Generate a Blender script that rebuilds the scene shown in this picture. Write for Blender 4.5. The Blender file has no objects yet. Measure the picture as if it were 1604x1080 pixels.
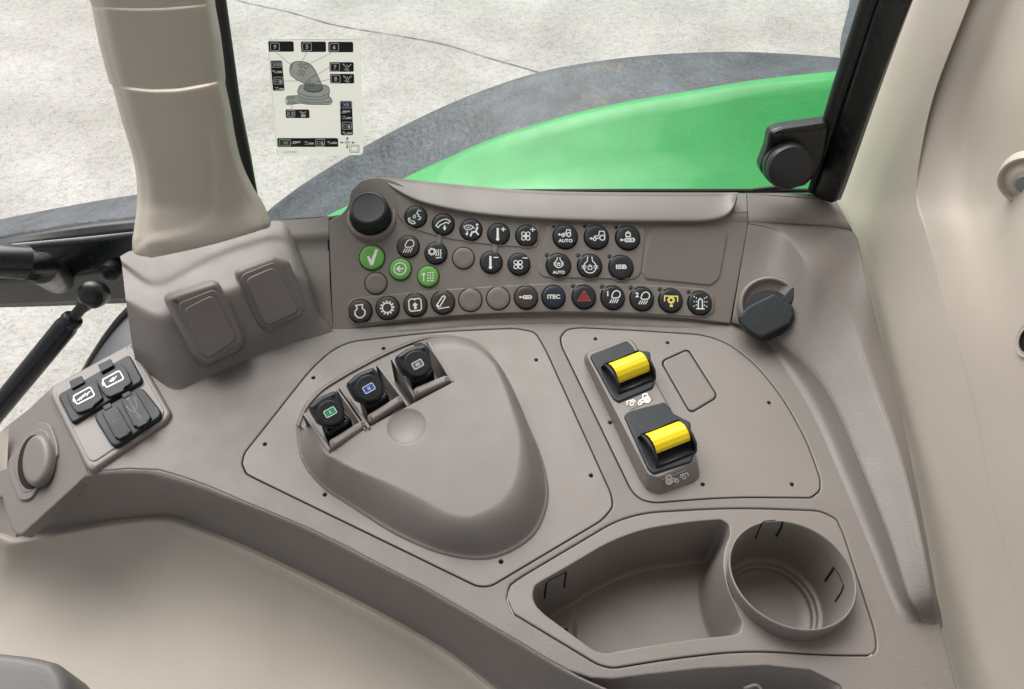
import bpy, math, random
import numpy as np
from mathutils import Vector, Matrix
from mathutils.geometry import tessellate_polygon, delaunay_2d_cdt
from mathutils.bvhtree import BVHTree

R = math.radians
random.seed(7)
SC = bpy.context.scene
COL = SC.collection

# ------------------------------------------------------------------ camera
FPX = 1212.0
CAMP = Vector((0, 0, 0.55))
PITCH = R(50)
cd = bpy.data.cameras.new('camera'); cam = bpy.data.objects.new('camera', cd); COL.objects.link(cam)
cd.sensor_width = 36; cd.sensor_fit = 'HORIZONTAL'; cd.lens = 36 * FPX / 1604
cd.clip_start = 0.01; cd.clip_end = 200
cam.location = CAMP; cam.rotation_euler = (R(40), 0, 0)
SC.camera = cam

# ------------------------------------------------------------------ sky, sun, exposure
SUN_EL, SUN_AZ = R(50), R(-27)          # azimuth measured from +Y (out of the window) towards +X
w = bpy.data.worlds.new('World'); SC.world = w; w.use_nodes = True
nt = w.node_tree; nt.nodes.clear()
sky = nt.nodes.new('ShaderNodeTexSky'); sky.sky_type = 'NISHITA'; sky.sun_disc = False
sky.sun_elevation = SUN_EL; sky.sun_rotation = SUN_AZ; sky.dust_density = 4; sky.air_density = 0.8
hs = nt.nodes.new('ShaderNodeHueSaturation'); hs.inputs['Saturation'].default_value = 0.28
bg = nt.nodes.new('ShaderNodeBackground'); bg.inputs['Strength'].default_value = 0.12
wo = nt.nodes.new('ShaderNodeOutputWorld')
nt.links.new(sky.outputs[0], hs.inputs['Color']); nt.links.new(hs.outputs[0], bg.inputs[0]); nt.links.new(bg.outputs[0], wo.inputs[0])
ld = bpy.data.lights.new('sun', 'SUN'); ld.energy = 2.1; ld.angle = R(60); ld.color = (1, 0.965, 0.92)
lo = bpy.data.objects.new('sun', ld); COL.objects.link(lo)
sd = Vector((math.sin(SUN_AZ) * math.cos(SUN_EL), math.cos(SUN_AZ) * math.cos(SUN_EL), math.sin(SUN_EL)))
lo.rotation_euler = sd.to_track_quat('Z', 'Y').to_euler(); lo.location = (0, 0, 3)
SC.view_settings.view_transform = 'Standard'; SC.view_settings.look = 'None'
SC.view_settings.exposure = 0.62; SC.view_settings.gamma = 1; SC.view_settings.use_curve_mapping = False

# ------------------------------------------------------------------ projection of measured outlines on real planes
FW = Vector((0, math.cos(PITCH), -math.sin(PITCH))); UP = Vector((0, math.sin(PITCH), math.cos(PITCH)))
def ray(px, py): return FW + Vector((1, 0, 0)) * ((px - 802) / FPX) + UP * ((540 - py) / FPX)
def V(px, py, z=0.0):
    d = ray(px, py); return CAMP + d * ((z - CAMP.z) / d.z)
def YP(px, py, y):
    d = ray(px, py); return CAMP + d * (y / d.y)
def XP(px, py, x):
    d = ray(px, py); return CAMP + d * (x / d.x)
class Pl:
    def __init__(s, o, ex, ey): s.o, s.ex, s.ey = Vector(o), Vector(ex).normalized(), Vector(ey).normalized(); s.n = s.ex.cross(s.ey).normalized()
    def hit(s, px, py, h=0.0):
        d = ray(px, py); return CAMP + d * (((s.o + s.n * h) - CAMP).dot(s.n) / d.dot(s.n))
    def loc(s, p): q = p - s.o; return (q.dot(s.ex), q.dot(s.ey))
    def px(s, px, py, h=0.0): return s.loc(s.hit(px, py, h))
    def at(s, x, y, h=0.0): return s.o + s.ex * x + s.ey * y + s.n * h
def plane3(a, b, c, xdir=(1, 0, 0)):
    a, b, c = (V(*q) if not isinstance(q, Vector) else q for q in (a, b, c))
    n = (b - a).cross(c - a).normalized()
    if n.dot(CAMP - a) < 0: n = -n
    ex = Vector(xdir); ex = (ex - n * ex.dot(n)).normalized(); return Pl(a, ex, n.cross(ex))
Z0 = Pl((0, 0, 0), (1, 0, 0), (0, 1, 0))
def ZP(z): return Pl((0, 0, z), (1, 0, 0), (0, 1, 0))

# ------------------------------------------------------------------ 2D outlines
def rnd(pts, r, n=6):
    """polygon with rounded corners; a point may carry its own radius as third value"""
    out = []; N = len(pts)
    for i in range(N):
        p = Vector(pts[i][:2]); a = Vector(pts[i - 1][:2]); b = Vector(pts[(i + 1) % N][:2])
        rr = pts[i][2] if len(pts[i]) > 2 else r
        u = (a - p); v = (b - p); la, lb = u.length, v.length; u.normalize(); v.normalize()
        ang = math.acos(max(-1, min(1, u.dot(v))))
        if ang > math.pi - 0.02 or rr <= 0: out.append(tuple(p)); continue
        t = min(rr / math.tan(ang / 2), la * 0.48, lb * 0.48) if ang < R(148) else min(la, lb) * 0.47
        s = p + u * t; e = p + v * t
        for k in range(n + 1):
            f = k / n; q = s * (1 - f) ** 2 + p * 2 * f * (1 - f) + e * f * f; out.append((q.x, q.y))
    return out
def cr(p0, p1, p2, p3, t):
    return 0.5 * ((2 * p1) + (-p0 + p2) * t + (2 * p0 - 5 * p1 + 4 * p2 - p3) * t * t + (-p0 + 3 * p1 - 3 * p2 + p3) * t ** 3)
def spl(pts, n=5, closed=True):
    P = [np.array(p, float) for p in pts]; N = len(P); out = []
    for i in range(N if closed else N - 1):
        if closed: a, b, c, d = P[i - 1], P[i], P[(i + 1) % N], P[(i + 2) % N]
        else: a, b, c, d = P[max(i - 1, 0)], P[i], P[i + 1], P[min(i + 2, N - 1)]
        for k in range(n): out.append(cr(a, b, c, d, k / n))
    if not closed: out.append(P[-1])
    return [tuple(q) for q in out]
def circ(cx, cy, r, n=28, ry=None):
    return [(cx + r * math.cos(2 * math.pi * k / n), cy + (ry or r) * math.sin(2 * math.pi * k / n)) for k in range(n)]
def area(l): return sum(l[i - 1][0] * l[i][1] - l[i][0] * l[i - 1][1] for i in range(len(l))) / 2
def offs(l, d):
    """move a loop to its left side (inwards for counter-clockwise) by d"""
    N = len(l); out = []
    for i in range(N):
        a = Vector(l[i - 1]); p = Vector(l[i]); b = Vector(l[(i + 1) % N])
        u = (p - a); v = (b - p)
        if u.length < 1e-9: u = v
        if v.length < 1e-9: v = u
        u.normalize(); v.normalize()
        n = Vector((-u.y, u.x)) + Vector((-v.y, v.x))
        if n.length < 1e-6: n = Vector((-u.y, u.x))
        n.normalize(); c = max(0.5, n.dot(Vector((-u.y, u.x))))
        q = p + n * (d / c); out.append((q.x, q.y))
    return out

# ------------------------------------------------------------------ objects
def thing(name, label, cat, loc, group=None):
    o = bpy.data.objects.new(name, None); COL.objects.link(o); o.empty_display_size = 0.02
    o.location = loc; o['label'] = label; o['category'] = cat
    if group: o['group'] = group
    return o
def tag(o, label=None, cat=None, group=None, kind=None):
    for k, v in (('label', label), ('category', cat), ('group', group), ('kind', kind)):
        if v: o[k] = v
    return o
def wloc(o):
    p = Vector((0, 0, 0))
    while o is not None: p += o.location; o = o.parent
    return p
def mk(name, verts, faces, mat, parent=None, smooth=True, label=None, mats=None, sharp=None):
    vs = np.array([tuple(v) for v in verts], float)
    c = Vector((vs.min(0) + vs.max(0)) / 2)
    me = bpy.data.meshes.new(name); me.from_pydata([tuple(v) for v in (vs - np.array(c))], [], faces)
    me.validate(); me.update()
    me.materials.append(mat)
    if smooth:
        me.shade_smooth()
        if sharp: me.set_sharp_from_angle(angle=R(sharp))
    o = bpy.data.objects.new(name, me); COL.objects.link(o)
    o.location = c - (wloc(parent) if parent else Vector((0, 0, 0)))
    if parent: o.parent = parent
    if label: o['label'] = label
    return o

def plate_geo(pl, loops, h=0.0, t=0.003, b=0.0006, bd=None, nb=4, V0=None, F0=None, floor=False, dome=0):
    """solid plate: loops in local metres of pl (first is the outline, others holes); top at h, thickness t, rounded rim b"""
    bd = b if bd is None else bd
    verts = V0 if V0 is not None else []; faces = F0 if F0 is not None else []
    tops = []
    for i, l in enumerate(loops):
        l = list(l)
        if (area(l) > 0) != (i == 0): l.reverse()
        rows = []
        prof = [(b + max(b * 0.7, 0.0004), 0.0)] + [(b * (1 - math.sin(math.pi / 2 * k / nb)), bd * (1 - math.cos(math.pi / 2 * k / nb))) for k in range(nb + 1)]
        prof += [(0, bd + 0.0001), (0, t)]
        for ins, dep in prof:
            base = len(verts)
            for (x, y) in offs(l, ins): verts.append(pl.at(x, y, h - dep))
            rows.append(base)
        n = len(l)
        for r_ in range(len(rows) - 1):
            a, c = rows[r_], rows[r_ + 1]
            for k in range(n):
                k2 = (k + 1) % n; faces.append((a + k, c + k, c + k2, a + k2))
        tops.append((rows[0], n, offs(l, prof[0][0]), rows[-1]))
    pts2, idx, edges = [], [], []
    for tp in tops:
        b0 = len(pts2); n = tp[1]; pts2 += [Vector(q) for q in tp[2]]; idx += [tp[0] + k for k in range(n)]; edges += [(b0 + k, b0 + (k + 1) % n) for k in range(n)]
    vo, eo, fo, ov, oe, of = delaunay_2d_cdt(pts2, edges, [], 0, 1e-7)
    m_ = []
    for k, q in enumerate(vo):
        if ov[k]: m_.append(idx[ov[k][0]])
        else: verts.append(pl.at(q.x, q.y, h)); m_.append(len(verts) - 1)
    C_ = np.array([((vo[f[0]] + vo[f[1]] + vo[f[2]]) / 3)[:] for f in fo]); ins = np.zeros(len(fo), int)
    for i, tp in enumerate(tops):
        c_ = np.zeros(len(fo), bool); l = tp[2]
        for k in range(len(l)):
            (x0, y0), (x1, y1) = l[k - 1], l[k]
            if y0 != y1: c_ ^= ((y0 > C_[:, 1]) != (y1 > C_[:, 1])) & (C_[:, 0] < (x1 - x0) * (C_[:, 1] - y0) / (y1 - y0) + x0)
        ins = ins + (c_ if i == 0 else -2 * c_.astype(int))
    for k, f in enumerate(fo):
        if ins[k] == 1: faces.append((m_[f[0]], m_[f[1]], m_[f[2]]))
    # orient the cap triangles along the normal
    for fi in range(len(faces) - 1, -1, -1):
        f = faces[fi]
        if len(f) != 3: break
        p, q, r_ = (verts[k] for k in f)
        if (q - p).cross(r_ - p).dot(pl.n) < 0: faces[fi] = (f[0], f[2], f[1])
    return verts, faces
def pxl(pl, pts, h=0.0): return [pl.px(p[0], p[1], h) for p in pts]
def plate(name, pl, loops, mat, parent=None, h=0.0, t=0.003, b=0.0006, bd=None, at=None, grow=0.0, label=None, nb=4, holes_m=(), sharp=None):
    """plate whose loops are given in photo pixels, seen at height 'at' above the plane"""
    L = [pxl(pl, l, h if at is None else at) for l in loops]
    if grow:
        if area(L[0]) < 0: L[0].reverse()
        L[0] = offs(L[0], -grow)
    L += list(holes_m)
    v, f = plate_geo(pl, L, h, t, b, bd, nb)
    return mk(name, v, f, mat, parent, label=label, sharp=sharp or 50)

def resample(P, n):
    P = np.array(P); d = np.r_[0, np.cumsum(np.linalg.norm(np.diff(P, axis=0), axis=1))]
    s = np.linspace(0, d[-1], n); return np.stack([np.interp(s, d, P[:, k]) for k in range(3)], 1)
def polyround(P, n=6, c=0.3):
    P = [Vector(p) for p in P]; out = []
    for i in range(len(P) - 1):
        a, b = P[i], P[i + 1]; s0 = 0 if i == 0 else c; s1 = 1 if i == len(P) - 2 else 1 - c
        for k in range(n): t = s0 + (s1 - s0) * k / n; out.append(a.lerp(b, t))
        if i < len(P) - 2:
            p, q, e = a.lerp(b, 1 - c), b, b.lerp(P[i + 2], c)
            for k in range(n): t = k / n; out.append(p * (1 - t) ** 2 + q * 2 * t * (1 - t) + e * t * t)
    out.append(P[-1]); return [tuple(q) for q in out]
def loft(name, rows, mat, parent=None, nu=80, nv=6, lin=True, thick=0.0, label=None, closed=False, keep=False, smoothu=True, flip=False, sharp=None):
    """surface through measured curves; a row is a list of Vector or (px,py,z)"""
    G = []
    for r_ in rows:
        P = [tuple(V(*q)) if not isinstance(q, Vector) else tuple(q) for q in r_]
        if smoothu == 'round': P = polyround(P)
        elif smoothu: P = spl(P, 8, closed=closed)
        if closed: P = list(P) + [P[0]]
        G.append(np.array(P) if keep else resample(P, nu + (1 if closed else 0)))
    if closed: G = [g[:-1] for g in G]
    n = len(G[0]); out = []
    for i in range(len(G) - 1):
        a, b = G[max(i - 1, 0)], G[i]; c, d = G[i + 1], G[min(i + 2, len(G) - 1)]
        k_ = nv[i] if isinstance(nv, (list, tuple)) else nv
        for k in range(k_):
            t = k / k_
            out.append(b * (1 - t) + c * t if lin else cr(a, b, c, d, t))
    out.append(G[-1]); m = len(out)
    verts = [Vector(p) for r_ in out for p in r_]; faces = []
    for i in range(m - 1):
        for k in range(n if closed else n - 1):
            k2 = (k + 1) % n; q = (i * n + k, i * n + k2, (i + 1) * n + k2, (i + 1) * n + k)
            faces.append(q)
    # orientation towards the camera by majority
    s = 0
    for f in faces[::7]:
        p0, p1, p2 = verts[f[0]], verts[f[1]], verts[f[3]]
        s += 1 if (p1 - p0).cross(p2 - p0).dot(CAMP - p0) > 0 else -1
    if (s < 0) != flip: faces = [f[::-1] for f in faces]
    o = mk(name, verts, faces, mat, parent, label=label, sharp=sharp)
    if thick:
        md = o.modifiers.new('thickness', 'SOLIDIFY'); md.thickness = thick; md.offset = -1
    return o
def soften(o, it):
    me = o.data; cnt = {}
    for p_ in me.polygons:
        for k in p_.edge_keys: cnt[k] = cnt.get(k, 0) + 1
    bd_ = {v for k, c in cnt.items() if c == 1 for v in k}
    vg = o.vertex_groups.new(name='inner'); vg.add([v.index for v in me.vertices if v.index not in bd_], 1.0, 'ADD')
    md = o.modifiers.new('soften', 'SMOOTH'); md.factor = .5; md.iterations = it; md.vertex_group = 'inner'
def lathe(name, pl, c, prof, mat, parent=None, seg=40, mod=None, label=None, sharp=35, e=1.0):
    """turned body around pl.n at local centre c; prof = (radius, height) from rim to middle"""
    verts = []; faces = []
    for r_, h in prof:
        for k in range(seg):
            a = 2 * math.pi * k / seg; rr = r_ * (mod(k, h) if mod else 1)
            verts.append(pl.at(c[0] + rr * math.cos(a), c[1] + rr * math.sin(a) * e, h))
    for i in range(len(prof) - 1):
        for k in range(seg):
            k2 = (k + 1) % seg; faces.append((i * seg + k, i * seg + k2, (i + 1) * seg + k2, (i + 1) * seg + k))
    faces.append(tuple((len(prof) - 1) * seg + k for k in range(seg)))
    return mk(name, verts, faces, mat, parent, label=label, sharp=sharp)
def tube_geo(pts, rad, seg=16, V0=None, F0=None, caps=True):
    verts = V0 if V0 is not None else []; faces = F0 if F0 is not None else []
    pts = [Vector(p) for p in pts]; n = len(pts); base0 = len(verts)
    rad = rad if isinstance(rad, (list, tuple)) else [rad] * n
    ref = Vector((0, 0, 1))
    if abs((pts[-1] - pts[0]).normalized().dot(ref)) > 0.95: ref = Vector((1, 0, 0))
    for i, p in enumerate(pts):
        d = (pts[min(i + 1, n - 1)] - pts[max(i - 1, 0)]).normalized()
        u = d.cross(ref).normalized(); v = u.cross(d)
        for k in range(seg):
            a = 2 * math.pi * k / seg; verts.append(p + (u * math.cos(a) + v * math.sin(a)) * rad[i])
    for i in range(n - 1):
        for k in range(seg):
            k2 = (k + 1) % seg; b = base0 + i * seg; faces.append((b + k, b + seg + k, b + seg + k2, b + k2))
    if caps:
        faces.append(tuple(base0 + k for k in range(seg))); faces.append(tuple(base0 + (n - 1) * seg + k for k in reversed(range(seg))))
    return verts, faces
def tube(name, pts, rad, mat, parent=None, seg=16, label=None):
    v, f = tube_geo(pts, rad, seg); return mk(name, v, f, mat, parent, label=label, sharp=40)

# ------------------------------------------------------------------ materials
def mat_new(name):
    m = bpy.data.materials.new(name); m.use_nodes = True
    return m, m.node_tree, m.node_tree.nodes['Principled BSDF']
def plastic(name, col, rough=0.5, grain=620, bump=0.4, var=0.06, spec=0.5, vscale=9, coat=0.0, metal=0.0, dust=0.0, dist=0.0006, dustcol=(0.5, 0.48, 0.45, 1)):
    m, t, p = mat_new(name); L = t.links
    tc = t.nodes.new('ShaderNodeNewGeometry')
    pos = tc.outputs['Position']
    n1 = t.nodes.new('ShaderNodeTexNoise'); n1.inputs['Scale'].default_value = vscale; n1.inputs['Detail'].default_value = 4; L.new(pos, n1.inputs['Vector'])
    mr = t.nodes.new('ShaderNodeMapRange'); mr.inputs['From Min'].default_value = 0.3; mr.inputs['From Max'].default_value = 0.7
    mr.inputs['To Min'].default_value = 1 - var; mr.inputs['To Max'].default_value = 1 + var; L.new(n1.outputs[0], mr.inputs['Value'])
    mx = t.nodes.new('ShaderNodeVectorMath'); mx.operation = 'SCALE'; mx.inputs[0].default_value = col; L.new(mr.outputs[0], mx.inputs['Scale'])
    out = mx.outputs[0]
    if dust:
        n3 = t.nodes.new('ShaderNodeTexNoise'); n3.inputs['Scale'].default_value = 160; n3.inputs['Detail'].default_value = 6; L.new(pos, n3.inputs['Vector'])
        r3 = t.nodes.new('ShaderNodeMapRange'); r3.inputs['From Min'].default_value = 0.58; r3.inputs['From Max'].default_value = 0.85
        r3.inputs['To Max'].default_value = dust; L.new(n3.outputs[0], r3.inputs['Value'])
        mc = t.nodes.new('ShaderNodeMix'); mc.data_type = 'RGBA'; mc.inputs['B'].default_value = dustcol
        L.new(r3.outputs[0], mc.inputs['Factor']); L.new(out, mc.inputs['A']); out = mc.outputs['Result']
    L.new(out, p.inputs['Base Color'])
    p.inputs['Roughness'].default_value = rough; p.inputs['Metallic'].default_value = metal
    p.inputs['Specular IOR Level'].default_value = spec; p.inputs['Coat Weight'].default_value = coat; p.inputs['Coat Roughness'].default_value = 0.08
    mr2 = t.nodes.new('ShaderNodeMapRange'); mr2.inputs['To Min'].default_value = rough - 0.10; mr2.inputs['To Max'].default_value = rough + 0.12
    n4 = t.nodes.new('ShaderNodeTexNoise'); n4.inputs['Scale'].default_value = 40; L.new(pos, n4.inputs['Vector']); L.new(n4.outputs[0], mr2.inputs['Value']); L.new(mr2.outputs[0], p.inputs['Roughness'])
    if bump:
        n2 = t.nodes.new('ShaderNodeTexNoise'); n2.inputs['Scale'].default_value = grain; n2.inputs['Detail'].default_value = 3; L.new(pos, n2.inputs['Vector'])
        bp = t.nodes.new('ShaderNodeBump'); bp.inputs['Strength'].default_value = bump; bp.inputs['Distance'].default_value = dist
        L.new(n2.outputs[0], bp.inputs['Height']); L.new(bp.outputs[0], p.inputs['Normal'])
    return m
def lin(r, g, b):
    return tuple(((c / 255) / 12.92 if c / 255 <= 0.04045 else ((c / 255 + 0.055) / 1.055) ** 2.4) for c in (r, g, b))
M = {}
M['taupe'] = plastic('taupe plastic', (0.180, 0.160, 0.147), 0.5, dust=0.07)
M['taupe2'] = plastic('smooth taupe plastic', (0.198, 0.175, 0.160), 0.42, bump=0.1, dust=0.04)
M['taupe_pad'] = plastic('taupe blank cover plastic', (0.180, 0.157, 0.143), 0.45, bump=0.12)
M['beige'] = plastic('beige trim plastic', (0.50, 0.445, 0.385), 0.5, bump=0.12, var=0.03, dust=0.05)
M['beige_dark'] = plastic('pillar trim plastic', (0.48, 0.43, 0.36), 0.5, bump=0.12, var=0.03)
M['tub'] = plastic('inner liner plastic', (0.44, 0.395, 0.335), 0.5, bump=0.2, dust=0.08)
M['black'] = plastic('black plastic', (0.016, 0.018, 0.02), 0.38, grain=800, bump=0.12, dust=0.04)
M['btn'] = plastic('black button plastic', (0.014, 0.017, 0.021), 0.4, bump=0.08, dust=0.03)
M['navy'] = plastic('dark navy button plastic', (0.012, 0.018, 0.035), 0.4, bump=0.08, dust=0.03)
M['brown'] = plastic('brown button plastic', (0.045, 0.034, 0.028), 0.42, bump=0.08)
M['green'] = plastic('green button plastic', (0.13, 0.40, 0.075), 0.42, bump=0.06)
M['socket'] = plastic('charcoal rubber', (0.018, 0.022, 0.026), 0.5, spec=0.35, bump=0.2, dust=0.05)
M['gloss'] = plastic('glossy black paint', (0.006, 0.008, 0.008), 0.28, bump=0.03, grain=300, dust=0.08)
M['rubber'] = plastic('black rubber seal', (0.01, 0.012, 0.012), 0.5, bump=0.1)
M['yellow'] = plastic('yellow plastic', (0.87, 0.66, 0.010), 0.35, bump=0.05, var=0.03)
M['void'] = plastic('dark gap', (0.008, 0.007, 0.006), 0.9, bump=0)
M['white'] = plastic('white print', (0.80, 0.80, 0.78), 0.5, bump=0, var=0.01)
M['red'] = plastic('red print', (0.42, 0.06, 0.045), 0.5, bump=0, var=0.01)
M['yprint'] = plastic('yellow print', (0.85, 0.72, 0.2), 0.5, bump=0, var=0.01)
M['inkblue'] = plastic('blue print', (0.035, 0.10, 0.42), 0.5, bump=0, var=0.01)
M['inkgreen'] = plastic('green print', (0.02, 0.30, 0.15), 0.5, bump=0, var=0.01)
M['inkgrey'] = plastic('grey print', (0.16, 0.17, 0.17), 0.5, bump=0, var=0.01)
M['inkblack'] = plastic('black print', (0.012, 0.012, 0.014), 0.5, bump=0, var=0.01)
M['sticker'] = plastic('decal paper', (0.66, 0.64, 0.59), 0.4, bump=0, var=0.02)
M['grey'] = plastic('grey plastic', (0.22, 0.23, 0.235), 0.45, bump=0.2)
M['armdark'] = plastic('dark taupe armrest plastic', (0.135, 0.128, 0.125), 0.5, bump=0.25)
M['silver'] = plastic('pale trim', (0.42, 0.44, 0.45), 0.35, bump=0.05)
M['chrome'] = plastic('satin metal', (0.5, 0.52, 0.52), 0.25, bump=0.02, metal=1.0)
M['fext'] = plastic('weathered black fender rubber', (0.050, 0.060, 0.072), 0.5, grain=120, bump=0.6, var=0.4, vscale=22, dust=0.45, dist=0.003, dustcol=(0.32, 0.34, 0.36, 1))
M['fgreen'] = plastic('green paint', (0.032, 0.33, 0.078), 0.5, spec=0.4, bump=0.06, grain=60, var=0.16, vscale=9, coat=0.25, dust=0.10, dist=0.001, dustcol=(0.5, 0.62, 0.45, 1))
M['tyre'] = plastic('tyre rubber', (0.03, 0.03, 0.032), 0.8, bump=0.4, grain=200)

# concrete ground
m, t, p = mat_new('concrete yard'); L = t.links; M['concrete'] = m
g = t.nodes.new('ShaderNodeNewGeometry').outputs['Position']
def noise(scale, det=4, ro=0.5):
    n = t.nodes.new('ShaderNodeTexNoise'); n.inputs['Scale'].default_value = scale; n.inputs['Detail'].default_value = det; n.inputs['Roughness'].default_value = ro; L.new(g, n.inputs['Vector']); return n.outputs[0]
def ramp(src, a, b, ca, cb):
    r_ = t.nodes.new('ShaderNodeValToRGB'); r_.color_ramp.elements[0].position = a; r_.color_ramp.elements[1].position = b
    r_.color_ramp.elements[0].color = (*ca, 1); r_.color_ramp.elements[1].color = (*cb, 1); L.new(src, r_.inputs[0]); return r_.outputs[0]
def mixc(mode, f, a, b):
    x = t.nodes.new('ShaderNodeMix'); x.data_type = 'RGBA'; x.blend_type = mode; x.inputs['Factor'].default_value = f; L.new(a, x.inputs['A']); L.new(b, x.inputs['B']); return x.outputs['Result']
c1 = ramp(noise(2.2, 5), 0.35, 0.7, (0.38, 0.37, 0.345), (0.52, 0.51, 0.485))
c2 = ramp(noise(34, 8, 0.75), 0.34, 0.54, (0.76, 0.75, 0.74), (1.04, 1.03, 1.0))
c3 = ramp(noise(95, 3, 0.6), 0.33, 0.44, (0.6, 0.61, 0.63), (1, 1, 1))
cc = mixc('MULTIPLY', 1, mixc('MULTIPLY', 1, c1, c2), c3)
L.new(cc, p.inputs['Base Color']); p.inputs['Roughness'].default_value = 0.85
bp = t.nodes.new('ShaderNodeBump'); bp.inputs['Strength'].default_value = 0.5; bp.inputs['Distance'].default_value = 0.01; L.new(noise(40, 6), bp.inputs['Height']); L.new(bp.outputs[0], p.inputs['Normal'])
m, t, p = mat_new('translucent decal paper'); L = t.links; M['sticker'] = m
p.inputs['Base Color'].default_value = (0.72, 0.70, 0.65, 1); p.inputs['Roughness'].default_value = 0.45
tl_ = t.nodes.new('ShaderNodeBsdfTranslucent'); tl_.inputs[0].default_value = (0.95, 0.92, 0.86, 1)
ms = t.nodes.new('ShaderNodeMixShader'); ms.inputs[0].default_value = 0.42; L.new(p.outputs[0], ms.inputs[1]); L.new(tl_.outputs[0], ms.inputs[2]); L.new(ms.outputs[0], t.nodes['Material Output'].inputs[0])
def translucent(name, c1, c2, f):
    m, t, p = mat_new(name); L = t.links; p.inputs['Base Color'].default_value = (*c1, 1); p.inputs['Roughness'].default_value = 0.45
    tl = t.nodes.new('ShaderNodeBsdfTranslucent'); tl.inputs[0].default_value = (*c2, 1)
    ms = t.nodes.new('ShaderNodeMixShader'); ms.inputs[0].default_value = f; L.new(p.outputs[0], ms.inputs[1]); L.new(tl.outputs[0], ms.inputs[2]); L.new(ms.outputs[0], t.nodes['Material Output'].inputs[0]); return m
M['dwhite'] = translucent('white decal print', (.9, .9, .88), (.95, .95, .93), .03)
M['drawgrey'] = translucent('translucent grey print', (.45, .48, .48), (.52, .56, .56), .5)
M['dblue'] = translucent('translucent blue print', (.05, .12, .5), (.1, .2, .7), .5)
M['dgreen'] = translucent('translucent green print', (.06, .35, .1), (.15, .6, .2), .5)
# window glass: clear with a fresnel sheen
m, t, p = mat_new('window glass'); L = t.links; M['glass'] = m; t.nodes.remove(p)
tr = t.nodes.new('ShaderNodeBsdfTransparent'); tr.inputs[0].default_value = (0.95, 0.985, 0.97, 1)
gl = t.nodes.new('ShaderNodeBsdfGlossy'); gl.inputs['Roughness'].default_value = 0.02
fr = t.nodes.new('ShaderNodeFresnel'); fr.inputs[0].default_value = 1.45
mx = t.nodes.new('ShaderNodeMixShader'); L.new(fr.outputs[0], mx.inputs[0]); L.new(tr.outputs[0], mx.inputs[1]); L.new(gl.outputs[0], mx.inputs[2])
L.new(mx.outputs[0], t.nodes['Material Output'].inputs[0])

# ------------------------------------------------------------------ printed symbols
_tx = {}
def text_geo(s, bold=0.0):
    k = (s, bold)
    if k not in _tx:
        c = bpy.data.curves.new('t', 'FONT'); c.body = s; c.align_x = 'CENTER'; c.align_y = 'CENTER'; c.offset = bold; c.resolution_u = 3; c.size = 1
        o = bpy.data.objects.new('t', c); me = bpy.data.meshes.new_from_object(o)
        vs = [(v.co.x, v.co.y) for v in me.vertices]; fs = [tuple(p_.vertices) for p_ in me.polygons]
        bpy.data.objects.remove(o); bpy.data.curves.remove(c); bpy.data.meshes.remove(me)
        ys = [v[1] for v in vs]; my = (min(ys) + max(ys)) / 2; xs = [v[0] for v in vs]; mx_ = (min(xs) + max(xs)) / 2
        _tx[k] = ([(x - mx_, y - my) for x, y in vs], fs, max(ys) - min(ys), max(xs) - min(xs))
    return _tx[k]
def bvh(*obs):
    V_, F_ = [], []
    for o in obs:
        b = len(V_); wl_ = wloc(o); V_ += [v.co + wl_ for v in o.data.vertices]; F_ += [tuple(b + k for k in p_.vertices) for p_ in o.data.polygons]
    return BVHTree.FromPolygons(V_, F_)
def shit(tree, px, py, lift=0.0):
    d = ray(px, py).normalized(); h = tree.ray_cast(CAMP, d); n = h[1]
    if n is None: return None
    if n.dot(d) > 0: n = -n
    return h[0] + n * lift, n
def toPx(p):
    q = p - CAMP; z = q.dot(FW); return 802 + FPX * q.x / z, 540 - FPX * q.dot(UP) / z
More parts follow.
